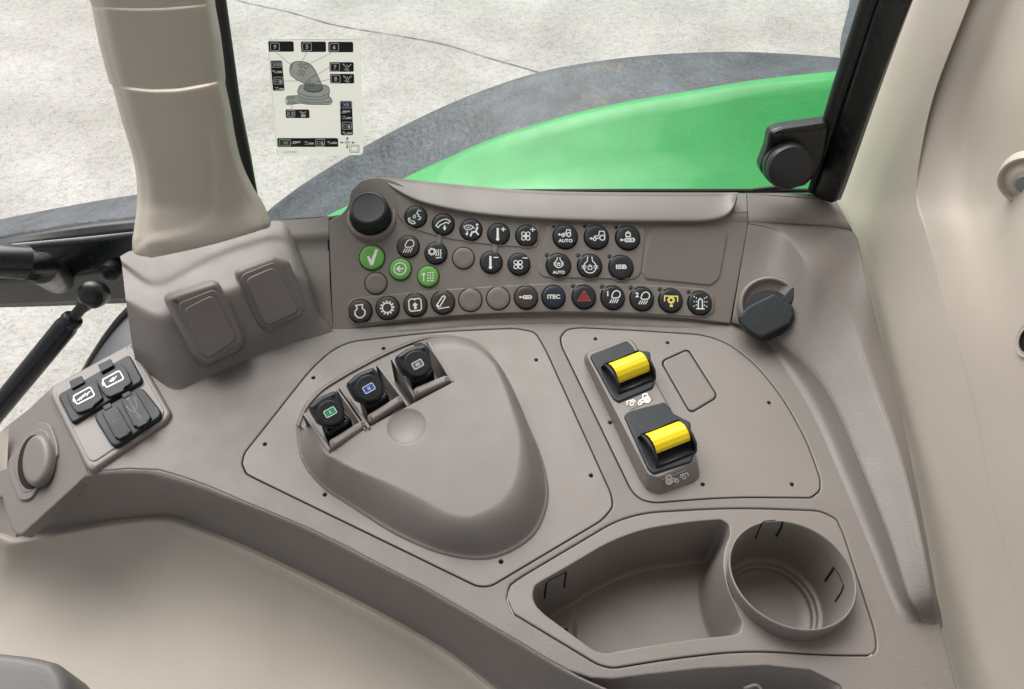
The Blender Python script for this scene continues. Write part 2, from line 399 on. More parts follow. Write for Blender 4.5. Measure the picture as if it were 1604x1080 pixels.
class Draw:
    """strokes, fills and letters in a local unit frame, mapped on a surface by mp(x, y, lift)"""
    def __init__(s, mp, w=0.07, k=0): s.mp, s.w, s.v, s.f, s.k = mp, w, [], [], k
    def lift(s): s.k += 1; return 0.00012 + 0.000012 * s.k
    def line(s, pts, closed=False, w=None):
        w = (w or s.w) / 2; h = s.lift(); n = len(pts); b = len(s.v)
        P = [Vector(p) for p in pts]
        for i in range(n):
            a = P[i - 1] if (closed or i > 0) else P[i] * 2 - P[i + 1]
            c = P[(i + 1) % n] if (closed or i < n - 1) else P[i] * 2 - P[i - 1]
            u = (P[i] - a).normalized(); v = (c - P[i]).normalized()
            nn = (Vector((-u.y, u.x)) + Vector((-v.y, v.x)))
            if nn.length < 1e-4: nn = Vector((-u.y, u.x))
            nn.normalize(); q = max(0.55, nn.dot(Vector((-u.y, u.x))))
            for sg in (1, -1): s.v.append(s.mp(P[i].x + nn.x * w / q * sg, P[i].y + nn.y * w / q * sg, h))
        for i in range(n if closed else n - 1):
            j = (i + 1) % n; s.f.append((b + 2 * i, b + 2 * i + 1, b + 2 * j + 1, b + 2 * j))
        return s
    def circle(s, x, y, r, w=None, a0=0, a1=360, ry=None, n=20):
        full = a1 - a0 >= 360
        pts = [(x + r * math.cos(R(a0 + (a1 - a0) * k / n)), y + (ry or r) * math.sin(R(a0 + (a1 - a0) * k / n))) for k in range(n if full else n + 1)]
        return s.line(pts, full, w)
    def fill(s, pts):
        h = s.lift(); b = len(s.v)
        for x, y in pts: s.v.append(s.mp(x, y, h))
        for tri in tessellate_polygon([[Vector((x, y, 0)) for x, y in pts]]): s.f.append(tuple(b + k for k in tri))
        return s
    def dot(s, x, y, r, n=12): return s.fill(circ(x, y, r, n))
    def rrect(s, x, y, a, b_, r, w=None, fill=False, rot=0):
        pts = rnd([(-a, -b_), (a, -b_), (a, b_), (-a, b_)], r, 3); c, q = math.cos(R(rot)), math.sin(R(rot))
        pts = [(x + px * c - py * q, y + px * q + py * c) for px, py in pts]
        return s.fill(pts) if fill else s.line(pts, True, w)
    def text(s, t_, x, y, h_, rot=0, bold=0.02, wid=None):
        vs, fs, hh, ww = text_geo(t_, bold); h = s.lift(); b = len(s.v); k = h_ / hh; kx = (wid / ww) if wid else k
        c, q = math.cos(R(rot)), math.sin(R(rot))
        for vx, vy in vs:
            px, py = vx * kx, vy * k; s.v.append(s.mp(x + px * c - py * q, y + px * q + py * c, h))
        s.f += [tuple(b + i for i in f) for f in fs]
        return s
    def build(s, name, mat, parent, label=None):
        # face towards the viewer side
        fs = []
        for f in s.f:
            p0, p1, p2 = s.v[f[0]], s.v[f[1]], s.v[f[2]]
            nn = (p1 - p0).cross(p2 - p0); fs.append(f if nn.dot(CAMP - p0) >= 0 else f[::-1])
        return mk(name, s.v, fs, mat, parent, smooth=False, label=label)
def gear(x, y, r1, r2, n):
    pts = []
    for k in range(n):
        a = 2 * math.pi * k / n; d = math.pi / n
        for da, rr in ((-0.55 * d, r1), (-0.4 * d, r2), (0.4 * d, r2), (0.55 * d, r1)): pts.append((x + rr * math.cos(a + da), y + rr * math.sin(a + da)))
    return pts
# ================================================================== UNSEEN CAB ROOF (overhead lining added above and behind the viewer to block light)
o = mk('unseen_ceiling', [(x, y, z) for z in (1.02, 1.06) for x, y in ((-.75, -1.1), (.62, -1.1), (.62, .52), (-.75, .52))], [(0, 3, 2, 1), (4, 5, 6, 7), (0, 1, 5, 4), (1, 2, 6, 5), (2, 3, 7, 6), (3, 0, 4, 7)], M['beige'], smooth=False); o['kind'] = 'structure'
o = mk('unseen_cab_floor', [(-.75, -.86, -.62), (.7, -.86, -.62), (.7, .05, -.62), (-.75, .05, -.62)], [(0, 1, 2, 3)], M['grey'], smooth=False); o['kind'] = 'structure'  # plain floor added out of view, blocking light like the roof
# ================================================================== OUTSIDE
GZ = -1.75
gp = [(-14, -6), (16, -6), (16, 26), (-14, 26)]
o = mk('ground', [(x, y, GZ) for x, y in gp], [(0, 1, 2, 3)], M['concrete'], smooth=False); o['kind'] = 'structure'
def gpt(px, py, z): return V(px, py, z)
def ribbon(name, pts, wd, z, mat):
    P = [gpt(x, y, z) for x, y in spl(pts, 6, False)]; v = []; f = []
    for i, p_ in enumerate(P):
        d = (P[min(i + 1, len(P) - 1)] - P[max(i - 1, 0)]).normalized(); n = Vector((-d.y, d.x, 0)); ww = wd * (0.6 + 0.8 * random.random())
        v += [p_ + n * ww / 2, p_ - n * ww / 2]
        if i: f.append((2 * i - 2, 2 * i - 1, 2 * i + 1, 2 * i))
    o_ = mk(name, v, f, mat, smooth=False); o_['kind'] = 'structure'; return o_
M['crack'] = plastic('crack in concrete', (0.16, 0.155, 0.15), 0.9, bump=0)
ribbon('ground_joint', [(300, -30), (370, 0), (450, 18), (520, 38), (600, 52), (690, 68), (770, 92), (840, 112), (920, 140)], 0.006, GZ + 0.004, M['crack'])
M['damp'] = plastic('damp patch', (0.10, 0.115, 0.13), 0.8, bump=0, dust=0.5, var=0.3, vscale=20)
o = plate('ground_stain', ZP(GZ), [spl([(1338, -30), (1330, 10), (1322, 40), (1316, 75), (1325, 110), (1380, 115), (1400, 0), (1390, -40)], 6)], M['damp'], h=0.006, t=0.004, b=0.0005); o['kind'] = 'structure'

# ---- rear mudguard: black outer lip and green shell (the machine's own fender, about a metre beyond the glass)
fen = thing('mudguard', 'green curved rear mudguard with black rubber rim seen through the side window', 'mudguard', YP(900, 300, 0.85))
top = [(395, 352), (430, 322), (480, 285), (560, 236), (640, 193), (740, 148), (850, 112), (960, 93), (1060, 84), (1180, 82), (1330, 92), (1480, 110)]
inn = [(440, 380), (500, 345), (560, 315), (640, 276), (700, 248), (780, 214), (880, 183), (980, 160), (1080, 143), (1180, 126), (1320, 111), (1470, 100)]
tube_rows = [[YP(x, y, 1.06) - Vector((0, 0.0, 0.10)) for x, y in top], [YP(x, y, 1.06) for x, y in top], [YP(x, y + 1.5, 1.045) for x, y in top]]
mid = [((a[0] + b[0]) / 2, (a[1] + b[1]) / 2) for a, b in zip(top, inn)]
tube_rows.append([YP(x, y, 0.99) for x, y in mid]); tube_rows.append([YP(x, y, 0.93) for x, y in inn])
loft('rubber_rim', tube_rows, M['fext'], fen, nu=120, nv=5)
low = [(430, 420), (520, 415), (600, 400), (700, 395), (800, 395), (900, 395), (1000, 390), (1080, 390), (1160, 390), (1240, 390), (1350, 390), (1480, 390)]
m1 = [(x, y + 14) for x, y in inn]
m2 = [(a[0] * .6 + b[0] * .4, a[1] * .6 + b[1] * .4) for a, b in zip(inn, low)]
loft('green_shell', [[YP(x, y + 0.5, 0.933) - Vector((0, 0, 0.004)) for x, y in inn], [YP(x, y, 0.925) for x, y in inn], [YP(x, y, 0.905) for x, y in m1], [YP(x, y, 0.83) for x, y in m2], [YP(x, y, 0.70) for x, y in low]], M['fgreen'], fen, nu=120, nv=[1, 2, 6, 6])
# soft pressed crease on the shell
gs_ = bvh(bpy.data.objects['green_shell'])
def ong(pts, lf): return [shit(gs_, x, y, lf)[0] for x, y in pts]

# ---- low front of the mudguard / step seen through the door opening
sill = thing('door_sill', 'black steel door sill with grey weathered top and pale strip left of the beige pillar', 'door sill', YP(90, 420, 0.72))
def yrow(pts, y): return [YP(a, b, y) for a, b in pts]
loft('sill_top', [yrow([(-80, 362), (0, 344), (70, 330), (140, 317), (215, 305), (300, 296)], 0.86), yrow([(-80, 392), (0, 373), (70, 361), (140, 351), (215, 343), (300, 336)], 0.78)], M['fext'], sill, nu=40, nv=4, thick=0.01)
loft('sill_band', [yrow([(-80, 390), (0, 372), (70, 360), (140, 350), (215, 342), (300, 335)], 0.779), yrow([(-80, 405), (0, 388), (70, 380), (140, 373), (215, 364), (300, 358)], 0.76)], M['gloss'], sill, nu=40, nv=3, thick=0.006)
loft('sill_strip', [yrow([(-80, 396), (0, 385), (70, 378), (140, 371), (215, 363), (300, 357)], 0.757), yrow([(-80, 401), (0, 390.5), (70, 383), (140, 375.5), (215, 367), (300, 361)], 0.755)], M['silver'], sill, nu=40, nv=2, thick=0.003)
loft('sill_beam', [yrow([(-80, 398), (0, 388), (70, 380), (140, 373), (215, 364), (300, 358)], 0.752), yrow([(-80, 450), (0, 440), (100, 430), (215, 415), (300, 410)], 0.73), yrow([(-80, 484), (0, 482), (80, 480), (150, 477), (230, 474), (300, 470)], 0.74)], M['gloss'], sill, nu=40, nv=6, thick=0.012)
loft('trim_wedge', [[YP(112, 612, .62), YP(150, 546, .63), (Vector(YP(186, 497, .64))), YP(214, 470, .65)], [YP(124, 616, .60), YP(160, 560, .61), YP(196, 517, .62), YP(224, 492, .63)], [YP(150, 622, .56), YP(190, 585, .57), YP(220, 545, .58), YP(240, 520, .59)]], M['grey'], sill, nu=20, nv=[2, 4], thick=0.004)
loft('rubber_edge', [[YP(110, 611, .622), YP(148, 545, .632), YP(184, 496, .642), YP(212, 469, .652)], [YP(114, 612, .612), YP(152, 548, .622), YP(188, 500, .632), YP(216, 474, .642)]], M['rubber'], sill, nu=20, nv=2, thick=0.004)
# grab tube
hd = thing('grab_tube', 'black painted steel tube bolted to the door sill at the left edge', 'handle', YP(40, 410, 0.70))
tube('tube', [YP(-160, 400, .66), YP(-60, 405, .66), YP(0, 408, .665), YP(40, 412, .67), YP(64, 420, .685), YP(80, 430, .71), YP(90, 436, .735)], [.021, .021, .021, .0205, .02, .02, .021], M['gloss'], hd, seg=24)
# gas strut
st = thing('gas_strut', 'black gas strut with ball joint reaching down to the lower left corner', 'gas strut', YP(60, 560, 0.64))
A_, B_ = YP(140, 468, .665), YP(-70, 722, .56); ax = (B_ - A_).normalized(); Ls = (B_ - A_).length
def onS(f): return A_ + ax * (Ls * f)
tube('cylinder', [onS(.105), onS(.11), onS(.125), onS(.135), onS(.15), onS(.16), onS(1)], [.0085, .012, .013, .0122, .0128, .0138, .0138], M['gloss'], st, seg=32)
tube('rod_end', [onS(-.02), onS(.03), onS(.06), onS(.11)], [.011, .0095, .007, .007], M['black'], st, seg=20)
sp_ = Pl(YP(144, 462, .66), (1, 0, 0), (0, math.sin(R(40)), math.cos(R(40))))
lathe('ball_joint', sp_, (0, 0), [(.016, -.014), (.0175, 0), (.016, .005), (.012, .009), (.006, .0105)], M['gloss'], st)
lathe('sill_bolt', Pl(YP(171, 427, .715), (1, 0, 0), (0, .3, .95)), (0, 0), [(.012, -.012), (.012, .003), (.0095, .005), (.004, .0055)], M['gloss'], sill, seg=24)
# small print running along the strut
def strutmp(x, y, h):
    side = ax.cross((CAMP - onS(.7)).normalized()).normalized(); up = side.cross(ax).normalized()
    if up.dot(CAMP - onS(.7)) < 0: up = -up
    r_ = .0139 + h; an = y / .0139
    return onS(.72) - ax * x + (side * math.sin(an) + up * math.cos(an)) * r_
d = Draw(strutmp)
for k, s_ in enumerate(['LIFT - O - MAT', '082467 0420N', '3128/17 F2', 'DO NOT OPEN', 'HIGH PRESSURE']):
    d.text(s_, 0.0, (2 - k) * .0042 + .002, .0022, rot=180, bold=0)
d.build('print', M['inkgrey'], st)

# ================================================================== WINDOW
win = thing('side_window', 'clear side window pane standing behind the switch panel', 'window', YP(850, 300, 0.625))
GP = Pl((0, 0.62, 0), (1, 0, 0), (0, 0, 1)); 
v, f = plate_geo(GP, [pxl(GP, [(300, -120), (1390, -120), (1280, 360), (400, 360)])], h=0.0, t=0.004, b=0.0005)
mk('pane', v, f, M['glass'], win)
# right frame post, seal and foot
fr_ = thing('window_frame', 'black painted window frame post leaning along the right beige lining', 'window frame', YP(1300, 300, 0.6))
def strip(name, L, R_, mat, par, th=0.012, nu=30):
    return loft(name, [L, [(a + b) / 2 + Vector((0, -.0015, 0)) for a, b in zip(L, R_)], R_], mat, par, nu=nu, nv=3, thick=th)
strip('post', [YP(1402, -60, .60), YP(1375, 0, .60), YP(1328, 140, .60), YP(1288, 262, .60), YP(1272, 305, .60)], [YP(1452, -60, .585), YP(1428, 0, .585), YP(1375, 130, .583), YP(1325, 262, .58), YP(1303, 318, .578)], M['gloss'], fr_)
tube('outer_seal', [YP(1385, -60, .61), YP(1362, 0, .61), YP(1316, 140, .61), YP(1290, 225, .61), YP(1274, 262, .61), YP(1256, 284, .61), YP(1225, 294, .611), YP(1180, 298, .612)], [.0075] * 5 + [.005, .003, .002], M['rubber'], fr_, seg=12)
tube('inner_seal', [YP(1396, -60, .604), YP(1369, 0, .604), YP(1322, 140, .604), YP(1283, 262, .604), YP(1270, 300, .604)], .0035, M['rubber'], fr_, seg=10)
tube('lower_seal', [YP(1300, 299, .612), YP(1180, 299.5, .612), YP(1000, 299.5, .612), YP(800, 300, .612), YP(500, 345, .612)], .0022, M['rubber'], fr_, seg=8)
lt = thing('window_stay', 'black window stay bracket with round knob at the lower right corner of the pane', 'window catch', YP(1240, 240, 0.6))
SPL = Pl(YP(1245, 240, .60), (1, 0, 0), (0, .25, .97))
plate('bracket', SPL, [rnd([(1299, 190, 4), (1222, 201, 20), (1206, 208, 14), (1203, 230, 10), (1190, 264, 14), (1195, 276, 10), (1215, 282, 8), (1265, 290, 10), (1290, 262), (1302, 200)], 6)], M['gloss'], lt, h=0.004, t=0.014, b=0.004)
plate('bracket_cap', SPL, [rnd([(1299, 192, 4), (1222, 203, 16), (1208, 211, 6), (1290, 203, 3)], 4)], M['gloss'], lt, h=0.006, t=0.004, b=0.001)
kc = SPL.px(1228, 254)
KP = Pl(SPL.at(kc[0], kc[1], 0.004), (1, 0, 0), (0, .38, .92))
lathe('knob', KP, (0, 0), [(.0212, -.004), (.0212, .006), (.0195, .0065), (.0195, .0075), (.0208, .008), (.021, .013), (.0195, .0165), (.016, .018), (.006, .0184)], M['black'], lt, seg=48)

# ---- decal on the glass
dc = thing('control_lever_decal', 'cream printed decal with a control lever drawing stuck on the window pane', 'decal', YP(495, 240, 0.619))
DP = Pl((0, 0.6155, 0), (1, 0, 0), (0, 0, 1)); M['decal_edge'] = M['sticker']
plate('decal_sheet', DP, [rnd([(419, 62), (565, 61), (569, 243), (434, 246)], 7)], M['sticker'], dc, h=0.0, t=0.0006, b=0.0002)
def dmp(x, y, h):
    p_ = DP.hit(400 + x / 4.91, 40 - y / 4.91, 0.0); return p_ + DP.n * h
LK = [0]
def D(w=5):
    LK[0] += 14; return Draw(dmp, w, LK[0] % 60)
def box(x0, y0, x1, y1, dx=0): return D().fill(rnd([(x0, -y0), (x1, -y0), (x1 + dx, -y1), (x0 + dx, -y1)], 12, 3)).build('printed_box', M['inkblack'], dc)
head = [(275, -300), (300, -280), (350, -276), (410, -290), (450, -330), (475, -375), (500, -430), (518, -480), (500, -500), (450, -508), (400, -500), (380, -480), (385, -455), (350, -430), (320, -418), (300, -400), (275, -380), (266, -340)]
base = [(330, -490), (345, -460), (375, -456), (520, -456), (560, -470), (572, -500), (566, -540), (590, -570), (588, -590), (560, -606), (400, -604), (345, -596), (245, -606), (240, -550), (275, -540), (330, -536), (326, -510)]
d = D(4); d.fill(base); d.build('drawn_base', M['drawgrey'], dc); d = D(4); d.fill(head); d.build('drawn_grip', M['drawgrey'], dc)
d = D(6); d.line(spl(head, 4), True, 6); d.line(spl(base, 4), True, 5); d.line([(335, -520), (400, -545), (500, -548), (568, -522)], False, 4); d.line([(332, -545), (400, -568), (500, -572), (572, -548)], False, 4); d.line([(332, -570), (400, -590), (500, -594), (585, -585)], False, 4)
d.line([(372, -480), (400, -503), (450, -512), (500, -503), (520, -482)], False, 9)
d.line([(330, -300), (355, -290), (365, -320), (350, -325)], True, 4); d.line([(372, -300), (400, -292), (412, -322), (382, -330)], True, 4); d.line([(325, -375), (335, -340), (352, -345), (342, -384)], True, 4); d.line([(355, -380), (364, -345), (378, -350), (372, -388)], True, 4)
d.line([(275, -330), (290, -290)], False, 4); d.line([(420, -400), (470, -375)], False, 3); d.rrect(405, -432, 18, 10, 3, 4, rot=20); d.rrect(428, -452, 22, 9, 3, 4)
d.line([(162, -203), (276, -302)], False, 3); d.line([(397, -205), (357, -280)], False, 3); d.line([(586, -207), (426, -288)], False, 3); d.line([(568, -322), (412, -412)], False, 3); d.line([(574, -410), (430, -444)], False, 3); d.line([(226, -424), (322, -424)], False, 3); d.line([(282, -646), (282, -596)], False, 3)
d.line([(248, -553), (300, -545), (300, -555), (248, -565)], True, 3); d.line([(252, -590), (305, -586), (305, -596), (252, -600)], True, 3)
d.build('line_art', M['inkgrey'], dc); d = D(4)
d.line([(660, -898), (756, -898)], False, 3); d.line([(708, -860), (708, -936)], False, 3)
for a, b, c in (((650, -898), (672, -888), (672, -908)), ((768, -898), (746, -888), (746, -908)), ((708, -850), (698, -872), (718, -872)), ((708, -946), (698, -924), (718, -924))): d.fill([a, b, c])
d.rrect(708, -898, 12, 12, 2, 3); d.build('direction_arrows', M['inkgrey'], dc); d = D(4); d.rrect(762, -948, 36, 28, 8, 4); d.rrect(762, -948, 26, 18, 4, 3)
d.build('seat_symbol', M['inkgrey'], dc); d = D(4)
d.text('L223251', 268, -973, 17, bold=0, wid=112)
d.build('part_number', M['inkgrey'], dc)
def num(x, y, s_):
    k = 0.82 if s_ == '13' else 1
    d.rrect(x, y, 34 * k, 30 * k, 12, 5); d.text(s_, x, y, 34 * k, bold=.03, wid=(38 if s_ == '13' else 22))
def syrA(x, y): d.rrect(x + 18, y, 22, 8, 6, fill=True); d.line([(x - 34, y + 8), (x - 18, y + 8), (x - 18, y - 6), (x - 4, y - 6)], False, 6); d.dot(x - 28, y + 8, 7)
def syrB(x, y): d.rrect(x + 20, y - 3, 20, 8, 6, fill=True); d.line([(x - 34, y + 8), (x - 8, y + 8)], False, 5); d.fill([(x - 4, y + 8), (x - 16, y + 16), (x - 16, y)]); d.line([(x - 30, y - 8), (x, y - 8)], False, 5)
def syrC(x, y): d.rrect(x + 2, y + 4, 30, 7, 4, fill=True); d.line([(x - 36, y - 8), (x - 5, y - 8), (x + 10, y + 2)], False, 5)
def cabs(x, y): d.rrect(x, y, 34, 27, 10, 5); d.fill([(x + 6, y - 20), (x + 26, y - 20), (x + 24, y), (x + 12, y + 18), (x + 8, y)]); d.rrect(x - 12, y, 12, 10, 3, 4)
def cut(x, y): d.line([(x - 26, y + 22), (x - 10, y), (x, y - 24), (x + 12, y + 2), (x + 28, y + 20)], False, 6); d.line([(x - 34, y + 24), (x - 20, y + 10)], False, 6); d.line([(x + 34, y + 22), (x + 18, y + 8)], False, 6); d.line([(x - 24, y - 14), (x + 2, y - 28)], False, 5); d.line([(x - 4, y + 18), (x + 6, y + 2)], False, 6); d.line([(x + 20, y - 20), (x + 6, y - 30)], False, 5)
def bucket(x, y): d.line([(340, -662), (372, -670), (392, -662)], False, 6); d.fill([(350, -685), (384, -678), (386, -704), (352, -704)]); d.line([(350, -672), (392, -690)], False, 5)
for bx, items in (((100, 122, 294, 202, 4), [(num, 151, -164, '9')]), ((350, 124, 542, 204, 3), [(num, 398, -163, '5')]), ((560, 126, 752, 206, 2), [(num, 607, -166, '6')]),
        ((570, 282, 756, 356, 2), [(num, 614, -320, '7'), (cut, 705, -318)]), ((574, 372, 759, 446, 2), [(num, 618, -410, '8'), (cut, 708, -408)]), ((232, 646, 414, 712, 4), [(num, 276, -678, '13'), (bucket, 0, 0)]),
        ((116, 270, 206, 502, 20), [(syrA, 168, -356), (cabs, 178, -422), (syrB, 184, -484)]), ((650, 580, 744, 844, 8), [(syrC, 698, -662), (syrB, 700, -706), (cabs, 705, -768), (syrA, 706, -826)]),
        ((168, 866, 636, 934, 3), [(syrC, 315, -898), (syrB, 412, -902), (cabs, 500, -899), (syrA, 590, -900)])):
    LK[0] = 0; pb = box(*bx)
    if bx[0] == 116: d = D(4); d.rrect(162, -301, 40, 20, 5, 4); d.text('XIII', 162, -301, 24, wid=64); d.build('numeral', M['dwhite'], pb)
    if bx[0] == 650: D(4).rrect(697, -609, 40, 21, 5, fill=True).build('blue_field', M['dblue'], pb); d = D(4); d.rrect(697, -609, 43, 24, 6, 4); d.text('XII', 697, -609, 24, wid=46); d.build('numeral', M['dwhite'], pb)
    if bx[0] == 168: D(4).rrect(228, -900, 40, 21, 5, fill=True).build('green_field', M['dgreen'], pb); d = D(4); d.rrect(228, -900, 43, 24, 6, 4); d.text('XI', 232, -900, 24, wid=32); d.build('numeral', M['dwhite'], pb)
    d = D(6)
    for it in items: it[0](*it[1:])
    d.build('symbols', M['dwhite'], pb)

# ================================================================== PILLARS
# left pillar cover (two-part, seams)
lp = thing('door_pillar_cover', 'beige tapered pillar cover standing on the taupe corner housing', 'pillar cover', V(320, 395, .09))
Y0 = 0.485
def prow(y, xl, xr, dy=0, bow=0, wrap=.03, yc=Y0):
    # one horizontal band across the pillar: back-left, left corner, front..., right corner, back-right
    xs = [xl, xl + (xr - xl) * .03, xl + (xr - xl) * .12, xl + (xr - xl) * .35, xl + (xr - xl) * .6, xl + (xr - xl) * .85, xl + (xr - xl) * .955, xr]
    dep = [wrap, wrap * .55, wrap * .12, 0, -.002, wrap * .02, wrap * .28, wrap * .85]
    out = []
    for i, (x, d_) in enumerate(zip(xs, dep)):
        f = (x - xl) / (xr - xl); out.append(YP(x, y + dy * f + bow * math.sin(math.pi * f), yc + d_))
    out.append(YP(xr + 3, y + dy, yc + wrap * 1.9)); return out
up_rows = [prow(-80, 112, 318, -4, 8), prow(-20, 132, 329, -4, 8), prow(10.2, 144, 334, -5, 6)]
loft('upper_cover', up_rows, M['beige_dark'], lp, keep=True, nv=6, smoothu='round')
mid_rows = [prow(7, 143, 334, -5, 6, yc=Y0 + .003), prow(14, 144, 334.5, -5, 6, yc=Y0 + .0008), prow(60, 153, 343, -4, 8), prow(100, 163, 348, -4, 10), prow(122, 169, 350, -3, 11), prow(132, 172, 350, -7, 12)]
loft('middle_cover', mid_rows, M['beige_dark'], lp, keep=True, nv=8, smoothu='round')
lo_rows = [prow(125, 173, 350, -8, 12, yc=Y0 + .006), prow(134, 175, 350, -8, 12, yc=Y0 + .0025), prow(142, 178, 350.5, -8, 12, yc=Y0 - .0005), prow(180, 188, 359, -6, 8), prow(220, 199, 366, -4, 6), prow(260, 208, 377, -2, 4), prow(300, 212, 394, -6, 4, yc=Y0 - .003), prow(325, 212, 406, -12, 4, yc=Y0 - .006), prow(345, 210, 414, -16, 3, yc=Y0 - .012), prow(368, 207, 419.5, -26, 3, yc=Y0 - .019), prow(385, 205, 421, -34, 6, yc=Y0 - .024), prow(399, 212, 419, -43, 6, yc=Y0 - .025), prow(403, 232, 417, -46, 4, yc=Y0 - .0235), prow(404.5, 236, 416, -46, 4, yc=Y0 - .015)]
loft('lower_cover', lo_rows, M['beige_dark'], lp, keep=True, smoothu='round', nv=[2, 3, 10, 10, 10, 10, 8, 6, 6, 6, 5, 2, 1], lin=False)
lc_ = bpy.data.objects['lower_cover']; wl0 = wloc(lc_)
RP_ = spl([(200, 150), (327, 175), (333, 230), (336, 290), (334, 325), (325, 347), (303, 359), (262, 370), (236, 374), (200, 376)], 6)
for v_ in lc_.data.vertices:
    x_, y_ = toPx(v_.co + wl0); dm = min((x_ - a) ** 2 + (y_ - b) ** 2 for a, b in RP_) ** .5
    c_ = False
    for i in range(len(RP_)):
        (a0, b0), (a1, b1) = RP_[i - 1], RP_[i]
        if (b0 > y_) != (b1 > y_) and x_ < (a1 - a0) * (y_ - b0) / (b1 - b0) + a0: c_ = not c_
    s_ = max(0, min(1, ((dm if c_ else -dm) + 7) / 14)); s_ = s_ * s_ * (3 - 2 * s_)
    fade = max(0, min(1, (y_ - 190) / 90)); v_.co.y += .0042 * s_ * fade
# pressed relief of the lower cover: shallow raised shelf following its foot
rel = [(238, 376), (262, 374), (300, 361), (322, 350), (334, 330), (334, 290), (328, 245)]
sl = thing('door_pillar_seal', 'black rubber door seal running down the right side of the left beige pillar', 'seal', YP(400, 318, Y0 + .07))
tube('seal_bead', [YP(326, -60, .565), YP(338, 0, .565), YP(353, 100, .563), (YP(364, 170, .56)), YP(381, 245, .555), YP(400, 322, .55)], [.0075, .0075, .0075, .007, .006, .004], M['rubber'], sl, seg=14)
tube('seal_lip', [YP(332, -60, .58), YP(344, 0, .58), YP(361, 100, .578), YP(373, 170, .575), YP(388, 245, .57), YP(403, 322, .565)], [.003] * 5 + [.002], M['gloss'], sl, seg=10)

# right lining
rl = thing('cab_side_lining', 'large cream beige moulded cab lining filling the right side of the picture', 'cab lining', XP(1480, 950, .33))
def xrow(y, spec): return [XP(x, y + dy, xx) for x, xx, dy in spec]
def lrow(y, xe, gx, dep=.0, x0=.345, xr=1700):
    kk = .7 * max(.06, min(1, (600 - y) / 360.))
    # edge, flat, flank of channel, channel bottom, rise, outer
    g = gx
    return xrow(y, [(xe - 26, x0 + .03, 0), (xe + 1, x0 + .003, 0), (xe + 10, x0, 0), ((xe * 2 + g) / 3, x0 + .000, 0), ((xe + g * 2) / 3, x0 + .0004, 0), (g - 60, x0 + (.002 + dep * .03) * kk, 0), (g - 22, x0 + (.005 + dep * .28) * kk, 0), (g + 14, x0 + (.008 + dep * .6) * kk, 0), (g + 45, x0 + (.008 + dep * .55) * kk, 0), (g + 85, x0 + (.004 + dep * .25) * kk, 0), (g + 140, x0 + (.001 + dep * .05) * kk, 0), (g + 240, x0 + .001 * kk, 0)])
LR = [lrow(-80, 1462, 1600, .03), lrow(0, 1427, 1572, .03), lrow(70, 1398, 1545, .03), lrow(150, 1368, 1515, .032), lrow(240, 1332, 1500, .036), lrow(312, 1308, 1497, .034), lrow(360, 1334, 1510, .022, .342), lrow(440, 1358, 1530, .010, .338), lrow(540, 1381, 1560, .004, .334), lrow(650, 1411, 1590, 0, .332), lrow(780, 1440, 1612, -.004, .330), lrow(880, 1459, 1640, -.006, .330), lrow(962, 1464, 1660, -.008, .330), lrow(1000, 1476, 1670, -.008, .330), lrow(1090, 1500, 1690, -.008, .330), lrow(1200, 1535, 1720, -.008, .330)]
loft('lining_shell', LR, M['beige'], rl, keep=True, smoothu='round', nv=6, lin=False)
soften(bpy.data.objects['lining_shell'], 14)
lt_ = bvh(bpy.data.objects['lining_shell'])
XPL = Pl((shit(lt_, 1590, 282)[0].x + .001, 0, 0), (0, -1, 0), (0, 0, 1))
def xpl(px, py, h=0.0): return XPL.px(px, py, h)
# round fitting
c0 = (0, 0); ft = thing('coat_hook_boss', 'round beige fitting with pale centre at the upper right edge', 'fitting', XP(1597, 282, .36))
fp_ = shit(lt_, 1597, 283)[0]; XPL = Pl(fp_ + Vector((-.002, 0, 0)), (.7, -.6, 0), (0, 0, 1))
if XPL.n.dot(CAMP - fp_) < 0: XPL = Pl(XPL.o, -XPL.ex, XPL.ey)
q0 = XPL.px(1611, 282); c0 = q0; RR = abs(XPL.px(1611, 322)[1] - q0[1])
lathe('ring', XPL, (c0[0] - .000, c0[1]), [(RR * 1.10, -.006), (RR * 1.08, .001), (RR * 1.02, .003), (RR * .95, .003), (RR * .9, .0015), (RR * .86, .0005), (RR * .74, .002), (RR * .6, .004), (RR * .46, .005)], M['beige_dark'], ft, seg=48)
lathe('centre_cap', XPL, c0, [(RR * .40, .004), (RR * .39, .006), (RR * .34, .0068), (RR * .1, .007)], M['grey'], ft, seg=32)
# oval opening
c1_ = xpl(1612, 532); oh = thing('oval_vent_opening', 'dark oval opening with pale rim at the right edge', 'opening', XP(1612, 532, .355))
XP2 = Pl((shit(lt_, 1598, 533)[0].x - .0005, 0, 0), (0, -1, 0), (0, 0, 1)); cc_ = XP2.px(1613, 533)
rx_ = abs(XP2.px(1594, 533)[0] - cc_[0]); ry_ = abs(XP2.px(1613, 571)[1] - cc_[1])
v, f = plate_geo(XP2, [circ(cc_[0], cc_[1], rx_ * 1.22, 40, ry_ * 1.12), circ(cc_[0], cc_[1], rx_, 40, ry_)], h=.002, t=.01, b=.0015)
mk('rim', v, f, M['beige'], oh)
v, f = plate_geo(XP2, [circ(cc_[0], cc_[1], rx_ * 1.02, 40, ry_ * 1.02)], h=.0005, t=.006, b=.0003)
mk('dark_recess', v, f, M['void'], oh)
